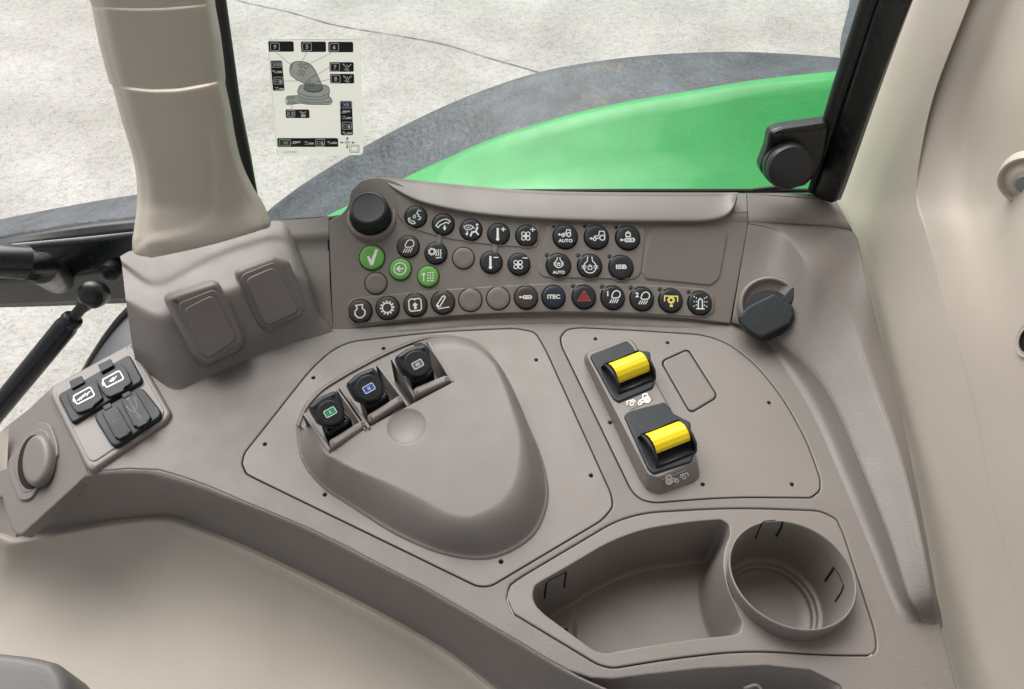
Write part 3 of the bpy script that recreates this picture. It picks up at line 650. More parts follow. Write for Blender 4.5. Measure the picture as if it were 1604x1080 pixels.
# ================================================================== SIDE CONSOLE BODY
con = thing('side_console', 'taupe moulded side console body carrying all the controls', 'console', V(800, 900, -.07))
LID1 = rnd([(380, 727, 8), (386, 741, 8), (396, 747, 6), (748, 918, 20), (768, 918, 20), (943, 814, 22), (959, 794, 16), (957, 775, 20), (854, 548, 20), (838, 521, 20), (808, 515, 30), (688, 520), (549, 536, 30), (521, 549, 30), (489, 577, 10), (383, 711, 14)], 10)
LID2 = rnd([(879, 528, 8), (888, 517, 14), (908, 514, 8), (989, 518), (1101, 525, 60), (1139, 538, 30), (1181, 569, 30), (1226, 624, 40), (1264, 693, 40), (1284, 750, 14), (1284, 768, 12), (1270, 779, 10), (1137, 778), (1024, 787, 20), (1004, 782, 14), (990, 769, 14), (880, 541, 14)], 10)
LID3 = rnd([(795, 938, 10), (799, 918, 12), (815, 906, 14), (965, 817, 30), (1012, 804, 30), (1147, 796, 60), (1285, 801, 20), (1310, 814, 16), (1321, 838, 20), (1371, 994, 14), (1372, 1026, 26), (1310, 1026), (1167, 1018, 60), (1051, 1031, 60), (960, 1046, 16), (938, 1041, 16), (805, 961, 12)], 10)
EDGE = [(138, 742), (165, 737), (200, 734), (249, 736), (289, 748), (330, 763), (378, 784), (449, 813), (489, 830), (540, 855), (598, 886), (660, 917), (723, 953), (800, 998), (860, 1034), (905, 1060)]
out = EDGE[:-1] + [(890, 1050), (925, 1062), (960, 1064), (1010, 1058), (1100, 1048), (1200, 1043), (1270, 1050), (1315, 1072), (1335, 1110), (1345, 1180), (1530, 1180), (1500, 1080), (1470, 965), (1440, 900), (1395, 750), (1330, 600), (1260, 500), (1200, 455), (700, 455), (330, 470), (240, 515), (205, 538), (120, 584), (79, 607)]
def growl(l, g):
    l = pxl(Z0, l)
    if area(l) < 0: l.reverse()
    return offs(l, -g)
GAP = 0.00085
v, f = plate_geo(Z0, [pxl(Z0, out)] + [growl(l, GAP) for l in (LID1, LID2, LID3)], h=0, t=.008, b=.0012)
mk('console_top', v, f, M['taupe'], con)
v, f = plate_geo(ZP(-.0075), [growl(l, .006) for l in (LID1,)][:1], t=.002, b=.0003); mk('gap_backing', v, f, M['void'], con)
v, f = plate_geo(ZP(-.0075), [growl(LID2, .006)], t=.002, b=.0003); mk('gap_backing', v, f, M['void'], con)
# edge wall falling towards the seat
LOW = [(22, 842), (60, 837), (90, 832), (125, 825), (170, 817), (224, 810), (252, 809), (279, 813), (324, 831), (385, 856), (449, 886), (520, 921), (598, 961), (650, 990), (698, 1019), (742, 1052), (790, 1090), (830, 1120)]
E2 = spl(EDGE, 6, False); L2 = spl(LOW, 6, False)
def rs2(P, n):
    P = np.array(P, float); d_ = np.r_[0, np.cumsum(np.linalg.norm(np.diff(P, axis=0), axis=1))]; s = np.linspace(0, d_[-1], n); return np.stack([np.interp(s, d_, P[:, k]) for k in range(2)], 1)
E2 = rs2(spl(EDGE + [(960, 1085), (1040, 1120)], 6, False), 90); L2 = rs2(L2, 90)
rows = []
for s, z in ((-.02, -.0008), (.03, -.0009), (.08, -.0022), (.12, -.0045), (.17, -.009), (.3, -.020), (.5, -.036), (.75, -.054), (.93, -.067), (1.0, -.0695)):
    rows.append([V(*(e * (1 - s) + l * s), z) for e, l in zip(E2, L2)])
loft('side_wall', rows, M['taupe'], con, nu=120, nv=3, smoothu=False)
# left end facet carrying the round plug
FP = plane3((138, 742, -.0012), (79, 607, -.0012), (20, 800, -.030))
facet = [(139, 741), (110, 676), (78, 608), (44, 640), (8, 668), (-40, 715), (-60, 740), (-30, 775), (2, 780), (8, 805), (17, 829), (24, 838), (34, 839), (60, 815)]
plate('end_face', FP, [facet], M['taupe'], con, h=0, t=.010, b=.002)
# ridge and right corner trim
cA = [(1143, 506, -.001), (1172, 520, -.001), (1215, 575, -.001), (1258, 650, -.001), (1297, 740, -.001), (1335, 830, -.001), (1375, 920, -.001), (1400, 975, -.001), (1415, 1000, -.002)]
cA2 = [(1145, 505.5, .001), (1190, 522, .001), (1238, 574, .002), (1282, 645, .002), (1324, 740, .002), (1364, 835, .002), (1402, 930, .002), (1420, 968, .001), (1432, 990, -.002)]
cB = [(1146, 504, .004), (1206, 527, .010), (1262, 576, .013), (1303, 634, .015), (1347, 733, .016), (1388, 835, .016), (1418, 925, .014), (1431, 952, .011), (1440, 972, .001), (1444, 985, -.002)]
ZT = None
# ---- switch panel plane: rises from the console at about 32 degrees
TILT = R(32)
yh = V(800, 516, 0).y
F = Pl((0, yh, 0.0), (1, 0, 0), (0, math.cos(TILT), math.sin(TILT)))
def Fp(px, py, h=0.0): return F.hit(px, py, h)
zt = Fp(1172, 350).z
cC = [Fp(1172, 350), (1225, 365, zt), (1264, 412, .064), (1299, 458, .053), (1325, 497, .046), (1345, 540, .042), (1377, 622, .037), (1405, 700, .034), (1430, 790, .031), (1450, 880, .027), (1459, 930, .021), (1463, 952, .013), (1464, 975, .001), (1464, 985, -.002)]
cC = [q if isinstance(q, Vector) else V(*q) for q in cC]
cD = [Fp(1173, 348.5), V(1255, 353, zt + .001), V(1334, 361, zt), V(1357, 440, .055), V(1380, 532, .040), V(1396, 590, .034), V(1413, 655, .030), V(1436, 765, .026), V(1458, 880, .021), V(1467, 932, .016), V(1472, 952, .009), V(1476, 972, .000), V(1477, 982, -.002)]
# lateral fillet + inner band
loft('trim_fillet', [cA, cA2, cB], M['taupe'], con, nu=90, nv=[5, 6], lin=False)
cBh = [V(*q) for q in cB]
BC = [[V(1145, 506, .002)] + cBh[1:], ]
def lerpc(a, b, s): 
    A2, B2 = resample([tuple(q) for q in (spl([tuple(x) for x in a], 8, False))], 60), resample([tuple(q) for q in spl([tuple(x) for x in b], 8, False)], 60)
    return [Vector(p) for p in A2 * (1 - s) + B2 * s]
up_ = Vector((0, 0, 1))
r0 = lerpc(cBh, cC, 0); 
rowsB = [lerpc(cBh, cC, s) for s in (0, .04, .5, .96)]
for p_ in rowsB[1]: p_ += up_ * .0008
rowsB[0] = [p_ - up_ * .0015 for p_ in rowsB[0]]
rowsB.append(lerpc(cBh, cC, 1.0))
rowsB[-1] = [p_ - up_ * .0006 for p_ in rowsB[-1]]
loft('inner_band', rowsB, M['taupe'], con, nu=120, nv=[2, 6, 6, 2], smoothu=False)
loft('outer_slope', [[p_ - up_ * .0006 for p_ in lerpc(cC, cD, 0)], [p_ + up_ * 0 for p_ in lerpc(cC, cD, .06)], lerpc(cC, cD, .93), lerpc(cC, cD, 1.0), [p_ - up_ * .02 + Vector((.004, 0, 0)) for p_ in lerpc(cC, cD, 1.0)]], M['taupe'], con, nu=120, nv=[2, 6, 2, 2], smoothu=False)
# tail where the ridge dies into the console edge
# flat strip above the corner
loft('corner_shelf', [[V(1170, 303, zt + .008), V(1230, 303, zt + .008), V(1290, 305, zt + .008), V(1309, 313, zt + .008)], [V(1172, 345, zt + .002), V(1240, 349, zt + .003), V(1295, 352, zt + .003), V(1334, 358, zt + .002)], [Fp(1172.5, 350), V(1230, 353.5, zt - .001), V(1290, 357, zt - .001), V(1336, 363, zt - .001)]], M['taupe2'], con, nu=20, nv=[5, 3])
loft('corner_back', [[V(1170, 303, zt + .008), V(1309, 313, zt + .008)], [V(1170, 303, zt + .008) - up_ * .05, V(1309, 313, zt + .008) - up_ * .05]], M['taupe2'], con, nu=4, nv=1, smoothu=False)
# lower storage pocket below the tray
loft('pocket_wall', [[(925, 1061, -.0008), (1010, 1057, -.0008), (1100, 1047.5, -.0008), (1200, 1042.5, -.0008), (1270, 1049.5, -.0008), (1316, 1072, -.0008), (1338, 1115, -.0008)], [(927, 1067, -.004), (1012, 1062, -.004), (1100, 1053, -.004), (1200, 1048, -.004), (1265, 1055, -.004), (1308, 1077, -.004), (1325, 1118, -.004)], [(935, 1125, -.06), (1010, 1115, -.06), (1090, 1105, -.06), (1180, 1098, -.06), (1240, 1105, -.06), (1270, 1130, -.06), (1280, 1150, -.06)]], M['taupe'], con, nu=50, nv=5, lin=True)
plate('pocket_floor', ZP(-.062), [[(900, 1060), (1400, 1060), (1400, 1250), (900, 1250)]], M['taupe'], con)
loft('pocket_rib', [[V(1165, 1080, -.0095), V(1185, 1074, -.008), V(1192, 1085, -.01), V(1200, 1120, -.012)], [V(1172, 1082, -.011), V(1186, 1078, -.010), V(1190, 1088, -.013), V(1196, 1120, -.015)]], M['taupe'], con, nu=12, nv=2, thick=.002)

# ---- liner below the console edge (beige, bowl-like)
tb = thing('seat_side_liner', 'beige moulded inner liner curving below the console edge at the lower left', 'liner', V(300, 1000, -.15))
T0 = [(-60, 815), (0, 838), (22, 846), (60, 841), (125, 829), (170, 821), (224, 814), (252, 813), (279, 817), (324, 835), (385, 860), (449, 890), (520, 925), (598, 965), (650, 994), (698, 1023), (742, 1056), (790, 1095), (830, 1125)]
def trow(dx, dy, z, sc=1.0): return [V(x + dx * .7, y + dy, z) for x, y in T0]
rws = [[V(x + 6, y - 9, -.0705) for x, y in T0], trow(0, 0, -.0682), trow(-3, 5, -.0684), trow(-8, 12, -.0725), trow(-15, 26, -.082), trow(-28, 62, -.098), trow(-45, 105, -.109), trow(-75, 160, -.116), trow(-115, 230, -.120), trow(-160, 320, -.122), trow(-200, 420, -.123)]
loft('liner_shell', rws, M['tub'], tb, nu=140, nv=[2, 2, 3, 4, 5, 5, 5, 5, 5, 5], lin=False, thick=0.0)
# pale liner seen left of the end face
loft('liner_cheek', [[(-60, 660, -.012), (-20, 672, -.012), (2, 676, -.012), (14, 668, -.012)], [(-60, 740, -.03), (-20, 745, -.032), (2, 752, -.034), (12, 760, -.034)], [(-60, 830, -.066), (-20, 838, -.07), (10, 842, -.071), (26, 846, -.071)]], M['beige'], tb, nu=20, nv=8, lin=False)
arm = thing('armrest_corner', 'smooth grey rounded armrest corner at the bottom left corner', 'armrest', V(40, 1070, .03))
AP = ZP(.06)
plate('armrest_pad', AP, [rnd([(-240, 1005), (-20, 1017, 40), (45, 1024, 30), (85, 1034, 24), (102, 1056, 20), (106, 1090, 20), (90, 1250, 30), (-240, 1250)], 20)], M['armdark'], arm, h=0, t=.045, b=.006, bd=.010, nb=8)

# ---- round plug in the end face
pg = thing('round_plug', 'taupe round blanking plug in an oval seat on the end face of the console', 'plug', FP.hit(50, 730, .002))
seat = rnd([(60, 660, 12), (78, 664, 14), (89, 695, 12), (90, 712, 8), (48, 782, 16), (30, 785, 14), (13, 742, 14), (12, 722, 10)], 12)
plate('plug_seat', FP, [seat], M['taupe2'], pg, h=.0022, t=.004, b=.0008)
inner = [(51 + (x - 51) * .80, 722 + (y - 722) * .82) for x, y in seat]
plate('plug_dish', FP, [inner], M['taupe'], pg, h=.0026, t=.003, b=.001)
pc = FP.px(54, 721)
er = [(x, y) for x, y in circ(0, 0, 1, 36)]
def ell(pl, cx, cy, ax_, ay_, rot=0, n=36):
    c_, s_ = math.cos(R(rot)), math.sin(R(rot)); return [(cx + ax_ * math.cos(2 * math.pi * k / n) * c_ - ay_ * math.sin(2 * math.pi * k / n) * s_, cy + ax_ * math.cos(2 * math.pi * k / n) * s_ + ay_ * math.sin(2 * math.pi * k / n) * c_) for k in range(n)]
plate('plug_gap', FP, [ell(FP, 50, 724, 22, 43, 8)], M['void'], pg, h=.0029, t=.002, b=.0002)
plate('plug_cap', FP, [ell(FP, 53, 720, 21.5, 41, 8)], M['taupe_pad'], pg, h=.010, t=.008, b=.0045, bd=.005, nb=8)

# ================================================================== CORNER HOUSING (left)
ch = thing('corner_housing', 'taupe moulded corner housing under the beige pillar with two blank switch bosses', 'housing', V(380, 520, 0))
hz = Fp(515, 372).z
Zc = hz + .006
rowA = [V(188, 402, Zc), V(203, 393, Zc), V(270, 384, Zc), V(360, 360, Zc), V(425, 347, Zc), V(446, 346, Zc - .001), V(458, 352, Zc - .006), V(463, 356, Zc - .010)]
rowB = [V(190, 409, Zc), V(240, 448, Zc), V(308, 409, Zc), V(362, 386, Zc), V(424, 368, Zc), V(448, 369, Zc - .001), V(460, 378, Zc - .008), V(465, 382, Zc - .014)]
rowC = [V(191, 416, Zc - .0035), V(242, 457, Zc - .0035), V(310, 418, Zc - .0035), V(365, 394, Zc - .0035), V(427, 376, Zc - .0035), V(452, 380, Zc - .005), V(465, 392, Zc - .012), V(470, 396, Zc - .017)]
rowD = [V(197, 470, .052), V(250, 502, .052), V(325, 465, .052), V(380, 448, .050), V(440, 430, .048), V(466, 432, .044), V(480, 440, .038), V(484, 442, .034)]
rowE = [V(207, 542, .018), V(266, 583, .017), V(358, 537, .018), V(410, 521, .018), V(460, 502, .018), V(485, 494, .017), V(496, 493, .014), V(500, 492, .011)]
rowG = [V(214, 572, -.001), V(273, 618, -.001), V(310, 601, -.001), V(365, 574, -.001), V(420, 553, -.001), V(470, 537, -.001), V(505, 528, -.001), V(524, 522, -.001)]
loft('housing_shell', [rowA, rowB, rowC, rowD, rowE, rowG], M['taupe'], ch, keep=True, smoothu='round', nv=[8, 4, 16, 20, 12], lin=True)
soften(bpy.data.objects['housing_shell'], 30)
sd_ = [r_[0] for r_ in (rowA, rowB, rowC, rowD, rowE, rowG)]
loft('housing_side', [sd_, [p_ + Vector((.006, .05, -.035)) for p_ in sd_]], M['taupe'], ch, nu=60, nv=2, smoothu=False)
# recessed strip between the boss and the switch panel
loft('joining_strip', [[V(425, 345, hz + .006), V(460, 344, hz + .006), V(500, 341, hz + .006), V(514.5, 339, hz + .006)], [V(440, 372, hz - .001), V(470, 372, hz - .001), V(500, 370, hz - .001), V(514.8, 369, hz - .001)], [V(452, 385, hz - .007), V(475, 384, hz - .007), V(500, 382, hz - .007), V(515, 381, hz - .007)], [Fp(470, 440), Fp(490, 440), Fp(505, 440), Fp(516.5, 440)], [Fp(485, 534), Fp(500, 529), Fp(512, 525), Fp(521.5, 519.5)]], M['taupe'], ch, nu=16, nv=[4, 3, 4, 4])
loft('joining_back', [[V(425, 345, hz + .006), V(514.5, 339, hz + .006)], [V(425, 345, hz + .006) - up_ * .05, V(514.5, 339, hz + .006) - up_ * .05]], M['taupe'], ch, nu=4, nv=1, smoothu=False)
HP = plane3(V(250, 502, .052), V(266, 583, .017), V(440, 430, .048))
def boss(o1, top, pad, h1, hp):
    b_ = plate('switch_boss', HP, [rnd(o1, 12)], M['taupe'], ch, h=h1, t=h1 + .012, b=.0055, bd=h1 * .9, nb=8, at=.002)
    plate('boss_lid', HP, [rnd(top, 12)], M['taupe_pad'], b_, h=h1 + hp, t=.004, b=.0012, at=h1)
    plate('blank_cover', HP, [rnd(pad, 12)], M['taupe_pad'], b_, h=h1 + hp + .0022, t=.003, b=.0012, at=h1 + hp)
boss([(254, 464), (340, 436, 16), (386, 534, 16), (374, 552), (322, 576, 16), (303, 562)], [(276, 476), (338, 452), (382, 534), (322, 574)], [(286, 485), (334, 461), (371, 532), (322, 565)], .014, .0015)
boss([(367, 424), (428, 402), (452, 408), (486, 488), (476, 500), (420, 524), (404, 512)], [(374, 432), (432, 409), (478, 493), (416, 518)], [(383, 438), (429, 418), (470, 488), (416, 512)], .006, .0012)

# ================================================================== SOCKET PANEL (left)
sk = thing('charging_socket_panel', 'grey raised plate with four covered black charging sockets beside the corner housing', 'socket panel', V(180, 640, 0))
plate('panel_rim', Z0, [rnd([(75, 613, 16), (204, 542, 14), (213, 548, 10), (271, 650, 12), (262, 664, 12), (146, 742, 12), (136, 735, 10)], 12)], M['taupe2'], sk, h=.0045, t=.012, b=.0028, bd=.004, at=.001)
plate('panel_face', Z0, [rnd([(84, 611), (204, 549), (260, 648), (142, 727)], 12)], M['grey'] if False else M['taupe2'], sk, h=.0053, t=.002, b=.0005)
def socket_block(outl):
    return plate('socket_block', Z0, [rnd(outl, 8)], M['socket'], sk, h=.0092, t=.005, b=.0016, at=.008)
s1 = socket_block([(90, 620), (203, 556, 6), (225, 597), (113, 665)])
s2 = socket_block([(145, 651, 12), (222, 606, 12), (257, 650, 12), (178, 704, 14)])
SP1 = ZP(.0092)
def z5(x, y): return (60 + x / 5.683, 530 + y / 5.683)
def cover(parent, pts, tab, lab, h=.003, r_=2):
    c_ = plate('socket_cover', SP1, [rnd([z5(*q) for q in pts], r_)], M['socket'], parent, h=h, t=h + .001, b=.0008, at=h, label=lab)
    plate('hinge_tab', SP1, [rnd([z5(*q) for q in tab], 1.2)], M['socket'], c_ if False else parent, h=h + .0006, t=h, b=.0005, at=h)
    return c_
a1 = cover(s1, [(252, 500), (480, 372), (520, 400), (572, 528), (540, 560), (500, 590), (480, 620), (370, 660), (335, 655), (290, 600)], [(275, 385), (385, 335), (410, 395), (300, 455)], 'socket cover printed with two flashes')
a2 = cover(s1, [(512, 365), (745, 230), (780, 270), (830, 385), (800, 420), (770, 430), (755, 470), (640, 520), (600, 510), (550, 450)], [(530, 240), (645, 185), (672, 245), (560, 305)], 'socket cover printed with one flash')
b1 = cover(s2, [(560, 660), (690, 590), (828, 825), (800, 850), (720, 890), (680, 880)], [(572, 610), (640, 575), (660, 610), (592, 648)], 'plain lower socket cover')
b2 = cover(s2, [(730, 550), (868, 478), (1000, 700), (975, 745), (890, 785), (845, 780)], [(740, 505), (812, 470), (832, 500), (760, 540)], 'lower socket cover with embossed tree symbol')
plate('pull_lip', SP1, [rnd([z5(*q) for q in [(700, 880), (795, 825), (808, 850), (715, 900)]], 1)], M['socket'], s2, h=.0042, t=.002, b=.0006)
plate('pull_lip', SP1, [rnd([z5(*q) for q in [(870, 775), (960, 725), (975, 750), (885, 798)]], 1)], M['socket'], s2, h=.0042, t=.002, b=.0006)
def zmap(h0):
    def f_(x, y, h): 
        q = z5(x, -y); return V(q[0], q[1], h0 + h)
    return f_
SH = .0092 + .003
d = Draw(zmap(SH), 11)
d.line(rnd([(308, -518), (462, -433), (502, -508), (344, -590)], 18, 4), True, 12); d.fill([(303, -545), (318, -538), (330, -566), (314, -572)])
d.line([(345, -556), (392, -512), (376, -540), (420, -490)], False, 9); d.line([(362, -556), (372, -536)], False, 8); d.line([(400, -524), (444, -480), (430, -508), (462, -470)], False, 9); d.line([(380, -545), (402, -508)], False, 8); d.line([(430, -516), (452, -480)], False, 7)
d.build('battery_symbol', M['white'], a1)
d = Draw(zmap(SH), 11)
d.line(rnd([(568, -372), (720, -288), (762, -360), (605, -440)], 18, 4), True, 12); d.fill([(562, -398), (578, -392), (592, -420), (574, -428)])
d.line([(632, -388), (668, -348), (664, -376), (696, -336)], False, 9); d.line([(645, -390), (672, -350)], False, 8); d.line([(664, -384), (690, -345)], False, 8)
d.build('battery_symbol', M['white'], a2)
d = Draw(zmap(SH), 10)
d.line([(800, -540), (835, -600), (870, -660), (900, -705)], False, 9); d.line([(790, -615), (830, -650), (870, -660)], False, 8); d.line([(860, -545), (880, -600), (870, -640)], False, 8); d.circle(900, -706, 16, 8); d.dot(800, -540, 12); d.rrect(862, -542, 10, 10, 2, 7); d.dot(790, -615, 11)
d.build('tree_symbol', M['inkgrey' ] if False else M['black'], b2)
d = Draw(zmap(SH), 10); d.line([(655, -742), (675, -745), (700, -722)], False, 8); d.build('mark', M['black'], b1)

# ================================================================== SWITCH PANEL
sp = thing('switch_panel', 'taupe tilted switch panel carrying a black dial and rows of round push buttons', 'switch panel', V(850, 500, 0))
BT = []   # x, y, r, kind, label, icon
def B(x, y, r_, mat, lab, ic): BT.append((x, y, r_, mat, lab, ic))
# ---- icons in a unit circle
def thermo(d, s): d.line([(-.07, .5), (-.07, -.42)], False, .2); d.dot(-.07, -.5, .15); d.line([(.2, .38), (.62, .38)], False, .09);  (d.line([(.41, .58), (.41, .18)], False, .09) if s else None)
def fan(d, s):
    cx, cy = -.08, -.08
    for k in range(4):
        a = 45 + 90 * k; x, y = cx + .28 * math.cos(R(a)), cy + .28 * math.sin(R(a)); d.circle(x, y, .17, .075, n=12)
    d.dot(cx, cy, .08); d.line([(.3, .5), (.75, .5)], False, .085)
    if s: d.line([(.52, .7), (.52, .3)], False, .085)
def lamp(d, x=0.15, y=.12, s=1.0, flip=1):
    pts = [(x - .3 * s, y - .22 * s), (x - .22 * s, y + .2 * s), (x + .05 * s, y + .4 * s), (x + .34 * s, y + .3 * s), (x + .42 * s, y + .02 * s), (x + .25 * s, y - .22 * s)]
    d.line(spl(pts, 4)[:24], True, .085)
    for k in range(4):
        x0 = x - .34 * s + k * .2 * s; d.line([(x0, y - .36 * s), (x0 - .2 * s, y - .72 * s)], False, .07)
def tractor(d, x, y, s):
    d.circle(x + .32 * s, y - .1 * s, .2 * s, .08, n=14); d.circle(x - .28 * s, y - .2 * s, .12 * s, .07, n=12)
    d.line([(x - .14 * s, y - .14 * s), (x + .1 * s, y - .14 * s)], False, .07); d.line([(x - .34 * s, y + .02 * s), (x + .04 * s, y + .06 * s), (x + .1 * s, y + .42 * s), (x + .46 * s, y + .42 * s), (x + .52 * s, y + .04 * s)], False, .07)
def arrowL(d, x, y, s): d.fill([(x - .26 * s, y), (x - .05 * s, y + .13 * s), (x - .05 * s, y - .13 * s)]); d.line([(x - .08 * s, y), (x + .12 * s, y)], False, .07)
def diff(d, s=1, y0=0, wings=True):
    d.circle(0, y0, .36 * s, .075, 115, 425); d.line([(-.15 * s, y0 + .33 * s), (-.12 * s, y0 + .62 * s)], False, .07); d.line([(.15 * s, y0 + .33 * s), (.12 * s, y0 + .62 * s)], False, .07)
    d.rrect(0, y0 - .06 * s, .11 * s, .09 * s, .02, .06); d.circle(0, y0 + .05 * s, .075 * s, .05, 0, 180, n=8)
    for sg in (-1, 1):
        for k in (.1, 0, -.1): d.line([(sg * .2 * s, y0 + k), (sg * .48 * s, y0 + k)], False, .04)
def syringe(d, x, y, s): d.rrect(x + .1 * s, y, .3 * s, .12 * s, .03, .08); d.line([(x - .42 * s, y), (x - .2 * s, y)], False, .08); d.dot(x - .48 * s, y, .09 * s); d.line([(x - .1 * s, y), (x + .28 * s, y)], False, .09); d.dot(x + .44 * s, y, .06 * s)
def i_voice(d):
    d.line(spl([(-.62, -.18), (-.6, -.42), (-.35, -.62), (-.08, -.66)], 4, False), False, .09); d.line([(-.66, -.16), (-.5, -.12), (-.48, -.3), (-.3, -.45), (-.18, -.42), (-.05, -.55), (-.08, -.68)], False, .07)
    for k in range(3): d.line([(-.2 - k * .0 + k * .1, -.22 + k * .02), (-.22 + k * .1, .0 + k * .04), (-.14 + k * .1, .12 + k * .03)], False, .045)
    d.line([(.28, .55), (.12, .25), (.3, .12), (.22, -.02), (.45, -.12), (.4, -.3), (.18, -.3)], False, .075); d.line([(.3, .52), (.5, .42)], False, .06)
def i_phone(d): d.line([(-.62, -.12), (-.42, -.3), (-.28, -.1), (.28, .14), (.45, .02), (.62, .22), (.3, .42), (-.1, .36), (-.42, .16)], True, .085); d.line([(.12, -.12), (.12, -.35)], False, .12); d.fill([(-.05, -.33), (.29, -.33), (.12, -.62)])
def i_vent(d):
    d.line([(-.62, .25), (-.35, .38), (-.05, .38), (.18, .25), (.02, -.02), (-.45, -.02)], True, .07)
    for k in range(3): d.line([(-.36 + k * .14, .26), (-.32 + k * .12, .08)], False, .05)
    d.line([(.16, .12), (.38, .12)], False, .07); d.line([(-.32, -.12), (-.34, -.4)], False, .09); d.fill([(-.5, -.36), (-.2, -.34), (-.36, -.58)])
    d.dot(.52, .42, .11); d.line([(.58, .22), (.42, -.2), (.1, -.25), (-.05, -.62)], False, .15); d.line([(.42, -.22), (.66, -.5)], False, .12)
def i_defrost(d): d.line(gear(-.32, .12, .2, .3, 7), True, .08); [d.line(spl([(-.02 + k * .2, -.3), (.06 + k * .2, -.1), (.0 + k * .2, .1), (.08 + k * .2, .3)], 3, False), False, .08) for k in range(3)]; d.line([(0, -.48), (.5, -.42)], False, .09)
def i_check(d): d.fill([(-.36, .08), (-.18, .1), (-.04, -.22), (.3, .62), (.52, .6), (.1, -.62), (-.12, -.62)])
def i_back(d): d.circle(0, 0, .52, .09, n=28); d.line([(-.26, 0), (.3, 0)], False, .12); d.line([(-.0, .25), (-.27, 0), (-.0, -.25)], False, .12)
def i_grid(d):
    for a in range(3):
        for b_ in range(4): d.rrect(.0 + a * .22, -.42 + b_ * .24, .07, .06, .02, fill=True)
    d.line([(-.4, -.45), (-.38, .1)], False, .09); d.fill([(-.62, .06), (-.18, .12), (-.34, .38)])
def i_engine(d): d.line([(-.3, .5), (.26, .52), (.2, .22), (.42, -.02), (.38, -.34), (.1, -.56), (-.2, -.52), (-.42, -.26), (-.4, .02), (-.2, .22)], True, .11)
def i_gear(d): d.circle(0, 0, .4, .11, n=24); [d.line([(.44 * math.cos(R(a)), .44 * math.sin(R(a))), (.6 * math.cos(R(a)), .6 * math.sin(R(a)))], False, .13) for a in range(0, 360, 30)]
def i_auto(d):
    for s_ in range(4):
        c, q = math.cos(R(90 * s_)), math.sin(R(90 * s_)); pts = rnd([(-.5, -.28), (-.5, .5), (.28, .5)], .2, 5)[1:-1] if False else [(-.5, -.2), (-.5, .36), (-.36, .5), (.2, .5)]
        d.line([(x * c - y * q, x * q + y * c) for x, y in pts], False, .1)
    d.fill([(-.24, -.05), (.24, -.05), (0, .22)]); d.rrect(0, -.2, .11, .16, .02, fill=True); d.dot(0, .4, .06)
def i_flow(d): d.line([(-.52, -.22), (.02, .46), (.18, .5), (.24, .36), (-.26, -.34), (-.46, -.36)], True, .1); d.dot(-.4, -.26, .07); d.line([(-.45, -.52), (.5, -.46)], False, .08)
def i_tri(d): d.line([(-.48, -.32), (.48, -.32), (0, .46)], True, .1); d.line([(-.2, -.18), (.2, -.18), (0, .14)], True, .08)
def i_l(n):
    def f_(d): d.text(n, -.42, .3, .42, bold=.04); lamp(d, .2, .18, .9)
    return f_
def i_pto(d): d.line([(-.52, -.1), (-.52, .34), (.52, .34), (.52, -.1)], False, .1); d.line(gear(0, .02, .16, .26, 8), True, .09); d.rrect(.02, -.44, .12, .1, .01, fill=True)
def i_beacon(d):
    d.line([(-.16, -.42), (-.16, .2), (0, .36), (.16, .2), (.16, -.42)], False, .1); d.line([(-.34, -.48), (.34, -.48)], False, .09)
    for sg in (-1, 1):
        for a in (0, 1, 2):
            y = (.36, .1, -.16)[a]; dy = (.1, 0, -.1)[a]
            for k in (0, 1): d.line([(sg * (.28 + k * .18), y + dy * k), (sg * (.36 + k * .18), y + dy * (k + .5))], False, .09)
def i_ta(d): tractor(d, .02, .2, .75); arrowL(d, -.38, .14, .9); d.text('AUTO', 0, -.36, .27, bold=.03, wid=1.1)
def i_t(d): tractor(d, .12, .0, 1.0); arrowL(d, -.35, -.16, .9)
def i_ls(d): syringe(d, 0, -.22, 1.1); d.rrect(0, .2, .17, .14, .03, .08); d.circle(0, .34, .11, .07, 0, 180, n=8)
def i_da(d): diff(d, .85, .1); d.text('AUTO', 0, -.58, .25, bold=.03, wid=.95)
def i_d(d): diff(d, 1.35, -.1)
def tx(s_, h_, w_): return lambda d: d.text(s_, 0, 0, h_, bold=.035, wid=w_)
BL, BR, GR, TP = 'btn', 'brown', 'green', 'taupe_pad'
B(651.5, 340.5, 17, BL, 'black button with telephone and speaking face symbol', i_voice)
B(694.5, 352.5, 17, BL, 'black button with telephone handset and down arrow', i_phone)
B(738, 361, 17, BL, 'black button with windscreen and seated person symbol', i_vent)
B(781, 367.5, 17, BL, 'black button with thermometer and plus sign', lambda d: thermo(d, 1))
B(825, 370, 17, BL, 'black button with fan and plus sign', lambda d: fan(d, 1))
B(639.6, 387, 17, BR, 'brown button with lamp symbol', lambda d: lamp(d, .1, .14, 1))
B(683, 397.5, 17, BL, 'black button with heating symbol', i_defrost)
B(726, 405, 17, TP, 'blank taupe button right of the heating button', None)
B(769.6, 411.5, 17, BL, 'black button with thermometer and minus sign', lambda d: thermo(d, 0))
B(813, 414.5, 17, BL, 'black button with fan and minus sign', lambda d: fan(d, 0))
B(583, 404.5, 19.5, GR, 'large green button with white tick', i_check)
B(627.3, 422.5, 17, GR, 'green button with circled left arrow', i_back)
B(671, 434, 16.5, GR, 'green button with arrow and grid of squares', i_grid)
B(589, 444.5, 17, TP, 'blank taupe button below the green tick', None)
B(565, 488.7, 18, BR, 'brown button with engine outline', i_engine)
B(607.6, 483.5, 18, BR, 'brown button with toothed wheel', i_gear)
B(651, 479, 18, BR, 'brown button with arrow in broken frame', i_auto)
B(694, 474.7, 18, BR, 'brown button with tilted lever symbol', i_flow)
B(737, 471, 18, TP, 'left blank taupe button of the bottom row', None)
B(780.5, 468.3, 18, TP, 'right blank taupe button of the bottom row', None)
